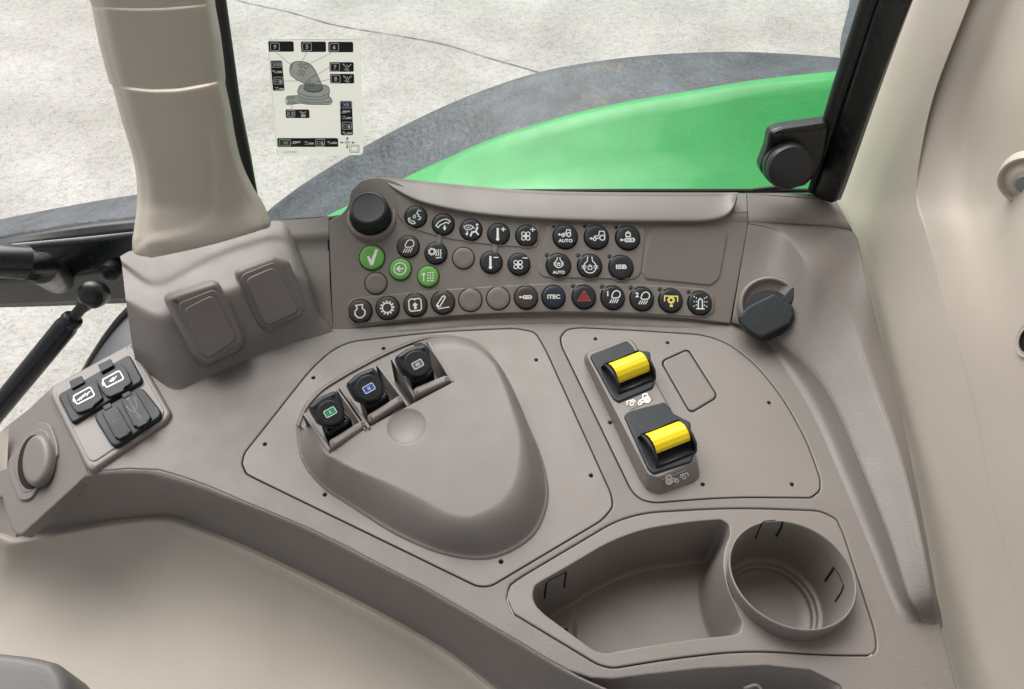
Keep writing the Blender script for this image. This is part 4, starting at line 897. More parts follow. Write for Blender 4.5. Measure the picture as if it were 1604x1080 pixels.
B(824, 467, 18, BR, 'brown button with cylinder symbol', lambda d: syringe(d, 0, 0, 1))
B(867, 466.3, 18, 'navy', 'navy button reading iTEC', tx('iTEC', .36, 1.05))
B(914.5, 466.3, 18.3, BL, 'black button with red warning triangle', i_tri)
B(959.5, 467.3, 18.3, BL, 'black button with lamp and number 1', i_l('1'))
B(1005, 469.3, 18.3, BL, 'black button with lamp and number 2', i_l('2'))
B(1050, 472, 18.3, BL, 'black button with yellow power take-off symbol', i_pto)
B(1095.6, 476, 18.3, BL, 'black button with beacon symbol', i_beacon)
B(885.3, 372, 18.8, BL, 'black button with tractor, arrow and AUTO', i_ta)
B(934, 372.5, 18.8, BL, 'black button with tractor and left arrow', i_t)
B(983, 373.7, 18.8, BL, 'black button with padlock and cylinder', i_ls)
B(874.7, 417, 18.8, BL, 'black button with locked differential and AUTO', i_da)
B(923.5, 418, 18.8, BL, 'black button with large locked differential symbol', i_d)
B(972.5, 419.7, 18.8, BL, 'black button reading ISB', tx('ISB', .36, .85))
LEDS = [(867.4, 354.8), (916.3, 355.6), (965.4, 356.8), (856.8, 401), (906, 401.6), (954.8, 403), (897.8, 449.5), (943, 450.5), (988, 452.4), (1033.6, 455), (1078.6, 458.7)]
def pr(x, y, r_, h=0):   # metres radius on the panel for a pixel radius
    a, b_ = F.px(x - r_, y, h), F.px(x + r_, y, h); return (b_[0] - a[0]) / 2
holes = []
for x, y, r_, *_ in BT:
    c = F.px(x, y); holes.append((x, y, circ(c[0], c[1], pr(x, y, r_) * 1.05, 32)))
for x, y in LEDS:
    c = F.px(x, y); holes.append((x, y, circ(c[0], c[1], .00185, 12)))
face = rnd([(521.5, 519, 2), (515, 345, 12), (535, 336, 14), (546, 322, 14), (549, 300, 20), (566, 282, 20), (590, 277, 20), (620, 283, 20), (650, 305), (740, 325), (850, 332), (1000, 335), (1100, 335), (1170.5, 330, 2), (1172, 350), (1144, 507, 2), (1080, 499), (1000, 494), (925, 491), (850, 490), (760, 492), (690, 497), (620, 505)], 8)
v, f = plate_geo(F, [pxl(F, face)] + [h_[2] for h_ in holes] , h=0, t=.006, b=.0008)
mk('panel_face', v, f, M['taupe2'], sp, sharp=50)
v, f = plate_geo(Pl(F.o - F.n * .0045, F.ex, F.ey), [pxl(F, rnd([(516, 520), (511, 372), (545, 345), (620, 320), (740, 340), (1180, 345), (1178, 362), (1152, 508), (1080, 502), (850, 493), (620, 508)], 3))], h=0, t=.002, b=.0003)
mk('panel_backing', v, f, M['void'], sp)
def inpoly(x, y, P):
    c = False
    for i in range(len(P)):
        (x0, y0), (x1, y1) = P[i - 1][:2], P[i][:2]
        if (y0 > y) != (y1 > y) and x < (x1 - x0) * (y - y0) / (y1 - y0) + x0: c = not c
    return c
def strip_plate(name, outl, r_, h, b_, lab=None):
    O = rnd(outl, r_, 8); hs_ = [h_[2] for h_ in holes if inpoly(h_[0], h_[1], O)]
    v, f = plate_geo(F, [pxl(F, O)] + hs_, h=h, t=h + .001, b=b_); return mk(name, v, f, M['taupe2'], sp, label=lab, sharp=50)
strip_plate('button_strip', [(543, 478, 12), (552, 468, 12), (700, 453, 60), (850, 444.5, 60), (920, 444, 60), (1017, 447, 60), (1104, 453, 14), (1119, 464, 12), (1119, 488, 12), (1106, 498, 10), (1017, 492.5, 60), (925, 489.5), (850, 489), (740, 493), (640, 501), (552, 510, 10), (545, 502, 10)], 40, .0011, .0009)
strip_plate('button_surround', [(857, 352, 14), (930, 350, 60), (1002, 351, 12), (1011, 360, 8), (1004, 428, 14), (994, 438, 12), (920, 437, 50), (852, 435, 12), (842, 426, 12)], 10, .0010, .0009)
strip_plate('upper_strip', [(622, 306), (621, 338, 20), (640, 357, 20), (690, 373, 40), (770, 385, 40), (842, 389, 10), (848, 342), (740, 330), (660, 312)], 8, .0008, .0008)
gl_ = [rnd([(1018, 353, 18), (1123, 352, 16), (1141, 364, 14), (1128, 437, 18), (1114, 449, 14), (1010, 439, 14), (1005, 428, 14)], 12)]
gl_in = [rnd([(1019.5, 354.5, 17), (1122, 353.5, 15), (1139.5, 365, 13), (1126.5, 436.5, 17), (1113, 447.5, 13), (1011, 437.5, 13), (1006.5, 427.5, 13)], 12)]
v, f = plate_geo(F, [pxl(F, gl_[0])], h=.0004, t=.002, b=.0004); mk('blank_rim', v, f, M['taupe2'], sp)
v, f = plate_geo(F, [pxl(F, gl_in[0])], h=.0012, t=.002, b=.0009); mk('blank_plate', v, f, M['taupe_pad'], sp)
for (x, y, r_, mat, lab, ic) in BT:
    c = F.px(x, y); rm = pr(x, y, r_); lifted = inpoly(x, y, rnd([(543, 478), (552, 466), (700, 452), (920, 443), (1120, 452), (1120, 500), (545, 515)], 2)) or inpoly(x, y, [(842, 350), (1011, 350), (1004, 438), (842, 438)])
    hb = .0028 if mat != TP else .0018
    if lifted: hb += .0008
    b_ = lathe('push_button', F, c, [(rm * .985, -.0044), (rm * .985, hb - .0012), (rm * .95, hb - .0004), (rm * .88, hb), (rm * .5, hb - .0002), (rm * .02, hb - .0003)], M[mat], sp, seg=36, label=lab, sharp=60)
    tag(b_, group='round push buttons of the switch panel')
    if ic:
        ang = R(6) if x < 720 and y > 440 else (R(-2) if x > 1000 else (R(3) if x < 700 else 0)); ca, sa = math.cos(ang), math.sin(ang)
        def mp(u, w_, h, c=c, rm=rm, hb=hb, ca=ca, sa=sa): return F.at(c[0] + (u * ca - w_ * sa) * rm * 1.06, c[1] + (u * sa + w_ * ca) * rm * 1.06, hb + h)
        d = Draw(mp, .08); ic(d)
        d.build('button_symbol', M['red'] if ic is i_tri else (M['yprint'] if ic is i_pto else M['white']), b_)
for x, y in LEDS:
    c = F.px(x, y); hb = .0003
    lathe('indicator_lamp', F, c, [(.0017, -.004), (.0017, hb), (.0012, hb + .0004), (.0002, hb + .0006)], M['black'], sp, seg=14)
for (x, y) in ((688.5, 375), (776, 389)):
    plate('joining_web', F, [rnd([(x - 3.5, y - 8), (x + 3.5, y - 8), (x + 2.5, y + 9), (x - 4.5, y + 9)], 2)], M['taupe2'], sp, h=.0013, t=.003, b=.0008)
# brow over the panel
bf = [(604, 285), (624, 299), (652, 313), (690, 323.5), (740, 332.5), (800, 339), (860, 342.5), (930, 345), (1000, 346), (1060, 346), (1105, 345), (1133, 339), (1147, 327), (1155, 306)]
tp_ = [0, .35, .75] + [1] * 11
def brow_row(dy, h, dx=0): return [F.hit(x, y + dy * (.3 + .7 * q), h * q if h > 0 else h) for (x, y), q in zip(bf, tp_)]
zb = F.hit(850, 342, .006).z
rear = [(590, 279), (618, 281), (652, 284), (690, 288), (740, 293), (800, 298), (860, 301), (930, 302.5), (1000, 303), (1060, 303.2), (1105, 303.3), (1133, 303.4), (1148, 303.4), (1156, 303.4)]
def rr_(f_, h): 
    A_ = [F.hit(*bf[i], .0065 * tp_[i]) for i in range(len(bf))]; B__ = [V(x, y, A_[i].z + (max(zb + .004 - A_[i].z, .001) if tp_[i] > 0 else -.001)) for i, (x, y) in enumerate(rear)]
    return [a * (1 - f_) + b * f_ + Vector((0, 0, h)) for a, b in zip(A_, B__)]
loft('brow', [[p_ - up_ * .04 for p_ in rr_(1.0, 0)], rr_(1.0, -.002), rr_(.93, 0.0), rr_(.5, .001), rr_(.12, .0004), brow_row(0.5, .0058), brow_row(3, .0035), brow_row(5.5, .0), brow_row(7, -.001)], M['taupe2'], sp, nu=120, nv=[1, 2, 4, 4, 3, 3, 3, 2], lin=False)
loft('panel_end_shelf', [[V(1130, 303.5, zt + .007), V(1150, 303.5, zt + .007), V(1169, 303.5, zt + .007)], [F.hit(1130, 338, .001), F.hit(1150, 338, .001), F.hit(1170.5, 338, .001)], [F.hit(1130, 347, .0003), F.hit(1150, 347, .0003), F.hit(1171.5, 347, .0003)]], M['taupe2'], sp, nu=10, nv=[5, 2])
# knob lobe and dial
tl = R(20)
dcen = F.hit(582, 340, .0)
DPn = Pl(dcen, (1, 0, 0), (0, math.cos(tl), math.sin(tl)))
rD = .0192
lathe('dial_seat', DPn, (0, 0), [(rD * 1.33, -.012), (rD * 1.28, -.001), (rD * 1.2, .0015), (rD * 1.1, .0018), (rD * 1.04, .0008), (rD * 1.02, -.003)], M['taupe2'], sp, seg=48, sharp=60)
def kn(k, h): return 1.0 + (0.022 if (k % 4) in (0, 1) else -0.022) * (1 if .002 < h < .0155 else 0)
lathe('dial', DPn, (0, 0), [(rD, -.002), (rD, .0025), (rD * .985, .003), (rD * .93, .015), (rD * .90, .0168), (rD * .86, .0175), (rD * .80, .0178), (rD * .78, .0172), (rD * .4, .0170), (rD * .02, .0170)], M['btn'], sp, seg=176, mod=kn, label='black ribbed turning dial', sharp=40)
# fillet under the panel edge
fl = [(521, 521), (620, 507), (690, 499), (760, 494), (850, 492), (925, 493), (1000, 496), (1080, 501), (1144, 509)]
loft('panel_foot', [[F.hit(x, y - 2, -.0025) for x, y in fl], [F.hit(x, y - 2, -.0025) - up_ * .002 for x, y in fl], [V(x, y + 12 * q_, .0012 * q_ - .0012 * (1 - q_)) for (x, y), q_ in zip(fl, (.15, .8, 1, 1, 1, 1, 1, .8, .15))], [V(x, y + 20 * q_, -.0012) for (x, y), q_ in zip(fl, (.25, .85, 1, 1, 1, 1, 1, .85, .25))]], M['taupe'], con, nu=60, nv=[2, 5, 4], lin=False)

# ---- 12 volt socket cap on the right of the panel
pw = thing('power_outlet', 'black round power outlet with a hinged cap right of the switch panel', 'power outlet', V(1205, 500, .03))
wz = Fp(1205, 480).z
bt_ = bvh(bpy.data.objects['inner_band']); hp_, hn_ = shit(bt_, 1204, 480); hn_ = (hn_ + F.n * 1.2).normalized()
WP = Pl(hp_, (Vector((1, 0, 0)) - hn_ * hn_.x), hn_.cross(Vector((1, 0, 0)) - hn_ * hn_.x))
wr = .0245
lathe('outlet_recess', WP, (0, 0), [(wr * 1.2, -.012), (wr * 1.14, .003), (wr * 1.08, .0075), (wr * 1.02, .0085), (wr * .96, .008), (wr * .92, .005), (wr * .86, .003)], M['taupe2'], pw, seg=48, sharp=60)
wc = WP.px(1203.5, 491, .010)
lathe('outlet_body', WP, wc, [(wr * .9, -.004), (wr * .9, .0105), (wr * .86, .012), (wr * .1, .0124)], M['socket'], pw, seg=48)
plate('hinged_cap', WP, [rnd([(1156, 497, 3), (1170, 480), (1213, 459, 5), (1243, 480, 6), (1245, 494, 8), (1238, 508), (1193, 531, 3), (1172, 520), (1160, 508)], 6)], M['socket'], pw, h=.018, t=.009, b=.002, bd=.003)
plate('cap_tab', WP, [rnd([(1224, 468), (1241, 450), (1251, 456), (1238, 476), (1228, 480)], 1)], M['socket'], pw, h=.0132, t=.004, b=.0008)
# ================================================================== COVER PLATES
def screw_holes(pts):
    out = []
    for x, y in pts:
        c = Z0.px(x, y); out.append(circ(c[0], c[1], .00165, 14))
    return out
H1 = [(601, 546), (491, 592), (415, 696), (509, 775), (785, 880), (926, 745), (840, 564)]
H2 = [(933, 531), (1046, 537), (1205, 631), (1241, 759), (1101, 759), (956, 662)]
# raised plug pad outline on plate 2
PADO = rnd([(1034, 566, 9), (1078, 546, 9), (1126, 622, 10), (1081, 649, 10)], 9, 8)
PADI = rnd([(1036.5, 567, 8), (1077, 548.5, 8), (1123.5, 621.5, 9), (1081.5, 646.5, 9)], 8, 8)
v, f = plate_geo(Z0, [pxl(Z0, LID1)] + screw_holes(H1), h=.0, t=.006, b=.0007); mk('cover_plate', v, f, M['taupe2'], con, label='cover plate under the three-lever pod')
v, f = plate_geo(Z0, [pxl(Z0, LID2), pxl(Z0, PADO)] + screw_holes(H2), h=.0, t=.006, b=.0007); mk('cover_plate', v, f, M['taupe2'], con, label='cover plate with two yellow rollers')
v, f = plate_geo(Z0, [pxl(Z0, PADI)], h=.0004, t=.006, b=.0012); mk('blank_insert', v, f, M['taupe_pad'], con)

# ================================================================== LEVER POD
pod = thing('lever_pod', 'bulging taupe pod with three black finger levers in its top edge', 'lever pod', V(660, 720, 0))
BASE = [(465, 668), (465, 680), (467, 700), (473, 723), (487, 745), (509, 768), (538, 787), (569, 807), (600, 827), (629, 843), (660, 857), (690, 868), (728, 876), (768, 876), (808, 861), (840, 835), (856, 798), (859, 763), (848, 715), (828, 667), (800, 603), (776, 564), (752, 540), (720, 529), (680, 527), (629, 542), (569, 572), (509, 607), (477, 640)]
base2 = pxl(Z0, spl(BASE, 5))
TPn = plane3(V(507, 707, .030), V(708, 600, .038), V(735, 815, .026))
PLAT = [(507, 707), (524, 719), (549, 733), (580, 746), (609, 757), (640, 771), (669, 785), (690, 797), (712, 806), (735, 808), (757, 800), (782, 785), (803, 756), (812, 715), (811, 680), (800, 640), (786, 600), (768, 566), (745, 548), (705, 545), (650, 560), (580, 590), (520, 625), (488, 655)]
plat2 = [(TPn.hit(x, y).x, TPn.hit(x, y).y) for x, y in spl(PLAT, 4)]
base2 = [(q[0], q[1]) for q in base2]
def segd(P, X, Y):
    A_ = np.array(P); B_2 = np.roll(A_, -1, 0); dmin = np.full(X.shape, 1e9); ins = np.zeros(X.shape, bool)
    for (ax0, ay0), (bx0, by0) in zip(A_, B_2):
        dx, dy = bx0 - ax0, by0 - ay0; L_ = dx * dx + dy * dy + 1e-14
        t_ = np.clip(((X - ax0) * dx + (Y - ay0) * dy) / L_, 0, 1); dmin = np.minimum(dmin, np.hypot(X - ax0 - t_ * dx, Y - ay0 - t_ * dy))
        if by0 != ay0: ins ^= ((ay0 > Y) != (by0 > Y)) & (X < (bx0 - ax0) * (Y - ay0) / (by0 - ay0) + ax0)
    return dmin, ins
PA = TPn.hit(507, 707); PB = TPn.hit(708, 600)
uu = Vector((PB.x - PA.x, PB.y - PA.y, 0)); ULEN = uu.length; uu.normalize(); vv = Vector((uu.y, -uu.x, 0))   # vv points to the palm side
DIM = TPn.hit(637, 668)
def podz(X, Y, Vv, Uu):
    do, io = segd(base2, X, Y); dp, ip = segd(plat2, X, Y)
    t_ = np.where(ip, 1.0, np.where(io, do / (do + dp + 1e-9), 0.0))
    n = TPn.n; o_ = TPn.o; zt_ = o_.z - (n.x * (X - o_.x) + n.y * (Y - o_.y)) / n.z
    lip = np.clip(t_ / .10, 0, 1); 
    prof = .16 * np.sqrt(np.clip(1 - (1 - lip) ** 2, 0, 1)) + .84 * np.clip((t_ - .10) / .90, 0, 1) ** 1.0
    # smooth shoulder
    s_ = np.clip((t_ - .10) / .90, 0, 1); prof = .08 * np.sqrt(np.clip(1 - (1 - np.clip(t_ / .06, 0, 1)) ** 2, 0, 1)) + .92 * (1 - (1 - s_) ** (1.15 + .8 * np.clip((X - PA.x - .02) / .07, 0, 1)))
    z = zt_ * prof
    d_ = np.hypot(X - DIM.x, (Y - DIM.y)); rr = .0158
    z = z - np.where(d_ < rr, .0025 * np.clip(1 - (d_ / rr) ** 2, 0, 1) ** .75, 0)
    z = np.where(io, z, -do * 1.5)
    return z
def podpatch(name, u0, u1, v0, v1, st, extra=None, mat='taupe2', skirt=None, lift=0, label=None):
    nu_, nv_ = int((u1 - u0) / st) + 1, int((v1 - v0) / st) + 1
    U, Vg = np.meshgrid(np.linspace(u0, u1, nu_), np.linspace(v0, v1, nv_), indexing='ij')
    X = PA.x + uu.x * U + vv.x * Vg; Y = PA.y + uu.y * U + vv.y * Vg
    Z = podz(X, Y, Vg, U) + lift
    if extra: Z = extra(U, Vg, Z)
    verts = [(X[i, j], Y[i, j], Z[i, j]) for i in range(nu_) for j in range(nv_)]; faces = []
    for i in range(nu_ - 1):
        for j in range(nv_ - 1):
            q = (i * nv_ + j, i * nv_ + j + 1, (i + 1) * nv_ + j + 1, (i + 1) * nv_ + j)
            if max(verts[k][2] for k in q) > -.002: faces.append(q)
    def sk_(lst):
        b_ = len(verts)
        for k in lst: verts.append((verts[k][0], verts[k][1], min(-.001, verts[k][2])))
        for i in range(len(lst) - 1):
            if verts[lst[i]][2] > -.0015 or verts[lst[i + 1]][2] > -.0015: faces.append((lst[i], lst[i + 1], b_ + i + 1, b_ + i))
    if skirt == 'v0': sk_([i * nv_ for i in range(nu_)])
    if skirt == 'v1': sk_([i * nv_ + nv_ - 1 for i in range(nu_)])
    if skirt == 'u0': sk_([j for j in range(nv_)]); 
    if skirt == 'u1': sk_([(nu_ - 1) * nv_ + j for j in range(nv_)])
    n0 = Vector(verts[faces[0][1]]) - Vector(verts[faces[0][0]])
    used = sorted({k for f in faces for k in f}); mp_ = {k: i for i, k in enumerate(used)}
    V_ = [Vector(verts[k]) for k in used]; F_ = [tuple(mp_[k] for k in f) for f in faces]
    f0 = F_[len(F_) // 2]; 
    if (V_[f0[1]] - V_[f0[0]]).cross(V_[f0[2]] - V_[f0[0]]).z < 0: F_ = [f[::-1] for f in F_]
    return mk(name, V_, F_, M[mat], pod, label=label, sharp=40)
podpatch('palm_cover', -.07, .20, .0, .16, .0009, skirt='v0', label='smooth palm cover with round thumb dimple')
def flank(U, Vg, Z): return Z * np.clip(1 + Vg / .10, .35, 1)
podpatch('pod_flank', -.06, .0036, -.09, -.0001, .0011, extra=flank, skirt='u1')
U3 = ULEN + .0015
def lobe(U, Vg, Z): return Z - .0022 * np.clip(Z / .02, 0, 1)
podpatch('rear_lobe', U3, U3 + .09, -.10, -.0006, .0011, extra=lobe, skirt='u0', label='rear lobe with a step seam to the palm cover')
# back rim round the lever bay
RIMP = [(466, 668), (477, 641), (493, 621), (509, 607), (540, 588), (569, 572), (600, 556), (629, 543), (655, 533), (680, 528), (712, 529)]
rimw = [[V(x - 2.5, y - 3, -.001) for x, y in RIMP], [V(x - 1.5, y - 3, .006) for x, y in RIMP], [V(x, y - 2.0, .0085) for x, y in RIMP], [V(x + 2.5, y + .5, .0085) for x, y in RIMP], [V(x + 5, y + 3, .004) for x, y in RIMP]]
loft('bay_rim', rimw, M['taupe2'], pod, nu=50, nv=3, lin=False)
FLO = [(471, 668), (469, 655), (480, 637), (510, 608), (570, 574), (630, 545), (682, 531), (700, 545), (716, 600), (640, 650), (519, 711), (508, 704)]
plate('bay_floor', Z0, [FLO], M['taupe2'], pod, h=.0072, t=.007, b=.0003, at=.007)
# dividers
def fin(pf, pb, zf, zb_, th=.0024, mat='taupe2', r_=.006, drop=0.0):
    a, b_ = V(pf[0], pf[1], zf), V(pb[0], pb[1], zb_)
    d_ = Vector((b_.x - a.x, b_.y - a.y, 0)); L_ = d_.length; d_.normalize()
    side = Vector((-d_.y, d_.x, 0)); pl = Pl(Vector((a.x, a.y, 0)), d_, up_)   # normal = d x up
    prof = rnd([(0, -.001, 0), (L_, -.001, 0), (L_, zb_, r_), (L_ * .5, zf * .5 + zb_ * .5 + .001, .01), (0, zf, .002)], r_, 8)
    v, f = plate_geo(pl, [prof], h=th / 2, t=th, b=.0005); return mk('divider', v, f, M[mat], pod, sharp=50)
fin((517, 706), (474, 644), .0325, .034); 
fin((579, 671), (531, 604), .0345, .037); fin((573, 674), (527, 608), .0338, .035, th=.0016)
fin((640, 636), (590, 569), .0355, .039); fin((651, 624), (613, 559), .036, .041); 
fin((710, 599), (669, 532), .037, .040)
# levers
def z4(x, y): return (450 + x / 4.911, 510 + y / 4.911)
LV = [
 ([(160, 622, 20), (250, 540, 50), (365, 497, 20), (408, 535, 30), (440, 640, 30), (446, 700, 40), (400, 752, 40), (300, 768, 40), (228, 738, 40), (186, 672, 20)], (330, 670), 108, 'I', 'inkgreen', (330, 668), .048),
 ([(455, 440, 20), (540, 360, 50), (660, 318, 20), (706, 358, 30), (742, 470, 30), (748, 520, 40), (700, 572, 40), (600, 590, 40), (525, 560, 40), (485, 500, 20)], (628, 480), 112, 'II', 'inkblue', (628, 484), .050),
 ([(836, 232, 20), (930, 165, 50), (1060, 140, 20), (1095, 170, 30), (1112, 290, 30), (1110, 335, 40), (1060, 380, 40), (960, 390, 40), (890, 350, 40), (850, 290, 20)], (1000, 290), 112, 'III', 'inkgrey', (1003, 300), .052)]
for k, (ol, dc_, dr, num, col, ic_, zz) in enumerate(LV):
    px_ = [(*z4(q[0], q[1]), q[2] / 4.9) for q in ol]
    cxy = z4(*dc_); c3 = V(cxy[0], cxy[1], zz)
    xd = (uu * 1.0).normalized(); yd = Vector((-vv.x * math.cos(R(28)), -vv.y * math.cos(R(28)), math.sin(R(28)))); LP = Pl(c3, xd, yd)
    if LP.n.z < 0: LP.n = -LP.n
    lv = plate('finger_lever', LP, [rnd(px_, 5, 6)], M['btn'], pod, h=0, t=.012, b=.0035, bd=.004, nb=6, label='black finger lever marked %s' % num)
    tag(lv, group='finger levers of the pod')
    # flattened face disc
    dl = [z4(dc_[0] + dr * math.cos(a) * .92, dc_[1] + dr * math.sin(a) * .88) for a in [2 * math.pi * i / 36 for i in range(36)]]
    plate('lever_face', LP, [dl], M['btn'], lv, h=.0012, t=.002, b=.0009)
    lx, ly = z4(*ic_)
    c = LP.px(lx, ly, .0012); sx = .0068; rot = R(4)
    def mp(u, w_, h, c=c, LP=LP, sx=sx, rot=rot): return LP.at(c[0] + (u * math.cos(rot) - w_ * math.sin(rot)) * sx * .78, c[1] + (u * math.sin(rot) + w_ * math.cos(rot)) * sx * .78, .0012 + h)
    d = Draw(mp, .1); d.rrect(0, 0, .8, .5, .2, fill=True); d.build('mark_field', M[col], lv)
    d = Draw(lambda u, w_, h, mp=mp: mp(u, w_, h + .00015), .1); d.rrect(0, 0, .84, .54, .2, .11); d.text(num, 0, 0, .5, bold=.01, wid=(.14, .34, .52)[k])
    d.line([(-.84, .1), (-.84, -.1)], False, .05); d.build('numeral', M['white'], lv)
    # neck going down into the slot
    nk = {0: [(250, 742), (440, 690), (500, 745), (470, 790), (330, 870), (300, 860)], 1: [(545, 565), (742, 505), (785, 560), (760, 600), (640, 670), (610, 660)], 2: [(900, 360), (1108, 325), (1130, 380), (1100, 420), (980, 480), (960, 470)]}[k]
    v, f = plate_geo(ZP(0), [[tuple(V(*z4(*q), .026)[:2]) for q in rnd(nk, 12, 3)]], h=.032, t=.030, b=.003); mk('lever_neck', v, f, M['btn'], lv, sharp=50)
# clear guards are left out; finger rests in front of each lever
for pts, zz in (([(315, 888, 20), (330, 872, 10), (568, 724, 18), (598, 728, 14), (612, 766, 4), (346, 942, 4), (330, 935, 8)], .0345), ([(610, 690, 20), (628, 675, 10), (850, 535, 18), (880, 538, 14), (893, 580, 4), (640, 742, 4), (622, 735, 8)], .0365), ([(965, 492, 20), (985, 470, 10), (1210, 378, 18), (1240, 382, 14), (1255, 424, 4), (990, 540, 4), (975, 532, 8)], .038)):
    TT = plane3(V(507, 707, zz - .001), V(708, 600, zz + .001), V(735, 815, zz - .012))
    plate('finger_rest', TT, [rnd([(*z4(q[0], q[1]), q[2] / 4.9) for q in pts], 2, 5)], M['taupe2'], pod, h=.001, t=.008, b=.0022, bd=.0028, nb=6)

# ================================================================== HITCH ROLLER UNIT
hu = thing('roller_control_unit', 'raised taupe base with two black housings holding yellow thumb rollers', 'roller control', V(1010, 650, 0))
def z7(x, y): return (870 + x / 3.375, 500 + y / 3.375)
HB = .015
BO = [(*z7(148, 215), 10), (*z7(152, 185), 8), (*z7(380, 103), 10), (*z7(412, 118), 8), (*z7(752, 735), 12), (*z7(765, 835), 12), (*z7(735, 865), 8), (*z7(545, 930), 12), (*z7(480, 905), 12), (*z7(435, 835), 14)]
TO = [(*z7(168, 200), 8), (*z7(180, 178), 6), (*z7(380, 104), 8), (*z7(410, 122), 8), (*z7(742, 735), 10), (*z7(720, 762), 6), (*z7(540, 838), 10), (*z7(490, 822), 8)]
ro0 = [Vector(V(x, y, -.0004)) for x, y in rnd(BO, 6, 6)]; 
tt = rnd(TO, 6, 6)
def resl(P, n):
    P = np.array(P + [P[0]], float); d_ = np.r_[0, np.cumsum(np.linalg.norm(np.diff(P, axis=0), axis=1))]; s = np.linspace(0, d_[-1], n + 1)[:-1]; return np.stack([np.interp(s, d_, P[:, k]) for k in range(P.shape[1])], 1)
b3 = resl([tuple(V(x, y, 0))[:2] for x, y in rnd(BO, 6, 6)], 120); t3 = resl([tuple(V(x, y, HB))[:2] for x, y in tt], 120)
best = min(range(120), key=lambda s: float(np.sum((b3 - np.roll(t3, s, 0)) ** 2))); t3 = np.roll(t3, best, 0)
prof = [(0, -.0006), (.06, .0012), (.35, HB * .42), (.8, HB * .86), (.93, HB * .975), (1, HB)]
rws = [[Vector((*(b * (1 - s) + t_ * s), z)) for b, t_ in zip(b3, t3)] for s, z in prof]
loft('unit_base', rws, M['taupe2'], hu, nu=120, nv=2, smoothu=False, closed=True, keep=True)
v, f = plate_geo(ZP(0), [[tuple(q) for q in t3]], h=HB + .0003, t=.002, b=.0004); mk('base_top', v, f, M['taupe2'], hu, sharp=50)
def housing(cx, cy, outl, seed, lab):
    c3 = V(cx, cy, HB)
    a, b_ = V(cx - 33, cy + 12, HB), V(cx + 33, cy - 14, HB); ex = (b_ - a); ex.z = 0; ex.normalize(); ey = up_.cross(ex)
    hs_ = plate('roller_housing', ZP(0), [rnd([z7(*q) for q in outl], 5)], M['socket'], hu, h=HB + .0022, t=.004, b=.0012, at=HB + .002, label=lab)
    HL = Pl(c3, ex, ey)
    # cheeks: vertical plates along ey
    W = .0178; pf = [(.017, -.001), (.017, .004), (.0135, .0115), (.006, .0155), (-.003, .0150), (-.0105, .011), (-.0135, .003), (-.0135, -.001)]
    for sg in (-1, 1):
        pl = Pl(HL.at(W * sg, 0, 0), ey, up_)
        prof_ = rnd([(x, y, .004) for x, y in pf], .004, 4); v, f = plate_geo(pl, [prof_], h=.0012, t=.0024, b=.0006); mk('cheek', v, f, M['socket'], hs_, sharp=50)
    # front bowl between the cheeks (low wall)
    v, f = plate_geo(Pl(HL.at(0, -.0132, 0), ex, up_), [[(-W, 0), (W, 0), (W, .0042), (-W, .0042)]], h=.0008, t=.0016, b=.0004); mk('front_lip', v, f, M['socket'], hs_)
    v, f = plate_geo(Pl(HL.at(0, .0135, 0), ex, Vector(up_ + ey * .15)), [[(-W, 0), (W, 0), (W, .0105), (-W, .0105)]], h=.0006, t=.0012, b=.0004); mk('rear_wall', v, f, M['socket'], hs_)
    # roller sector with fine ribs
    cz = .0052; pts = []
    a0, a1 = (6, 136) if seed == 1 else (25, 150)
    for i in range(61):
        an = a0 + (a1 - a0) * i / 60; rr = .0108 + (.00013 if (i // 5) % 2 else 0)
        pts.append((-rr * -math.cos(R(an)) * -1, cz + rr * math.sin(R(an))))
    pts = [(-x if False else x, y) for x, y in pts]
    pts += [(-(pts[-1][0]) * 0 + pts[-1][0] * .75, cz + .001), (pts[0][0] * .75, cz + .001)]
    pl = Pl(HL.at(0, .0035, 0.001), ey, up_)
    v, f = plate_geo(pl, [pts], h=.0160, t=.0320, b=.0012); mk('thumb_roller', v, f, M['yellow'], hs_, sharp=30, label='yellow ribbed thumb roller')
    if seed == 2:
        v, f = plate_geo(Pl(HL.at(-.003, .0055, 0), ex, Vector((ey * .9 + up_ * .42))), [[(-.0085, 0), (.0085, 0), (.0085, .0035), (-.0085, .0035)]], h=.0105, t=.003, b=.0005)
        mk('roller_tab', v, f, M['yellow'], hs_, sharp=30)
    v, f = plate_geo(Pl(HL.at(0, 0, 0), ey, up_), [circ(.001, cz + .0005, .006, 20)], h=.0165, t=.0330, b=.0004); mk('roller_core', v, f, M['btn'], hs_, sharp=40)
    return hs_
ho1 = [(178, 190), (378, 112), (410, 145), (420, 165), (500, 170), (524, 345), (510, 365), (335, 438), (305, 420)]
ho2 = [(362, 510), (385, 488), (575, 438), (605, 465), (618, 495), (715, 545), (730, 735), (715, 755), (520, 818), (490, 795)]
housing(985.5, 590, ho1, 1, 'upper roller housing')
housing(1046, 702, ho2, 2, 'lower roller housing')
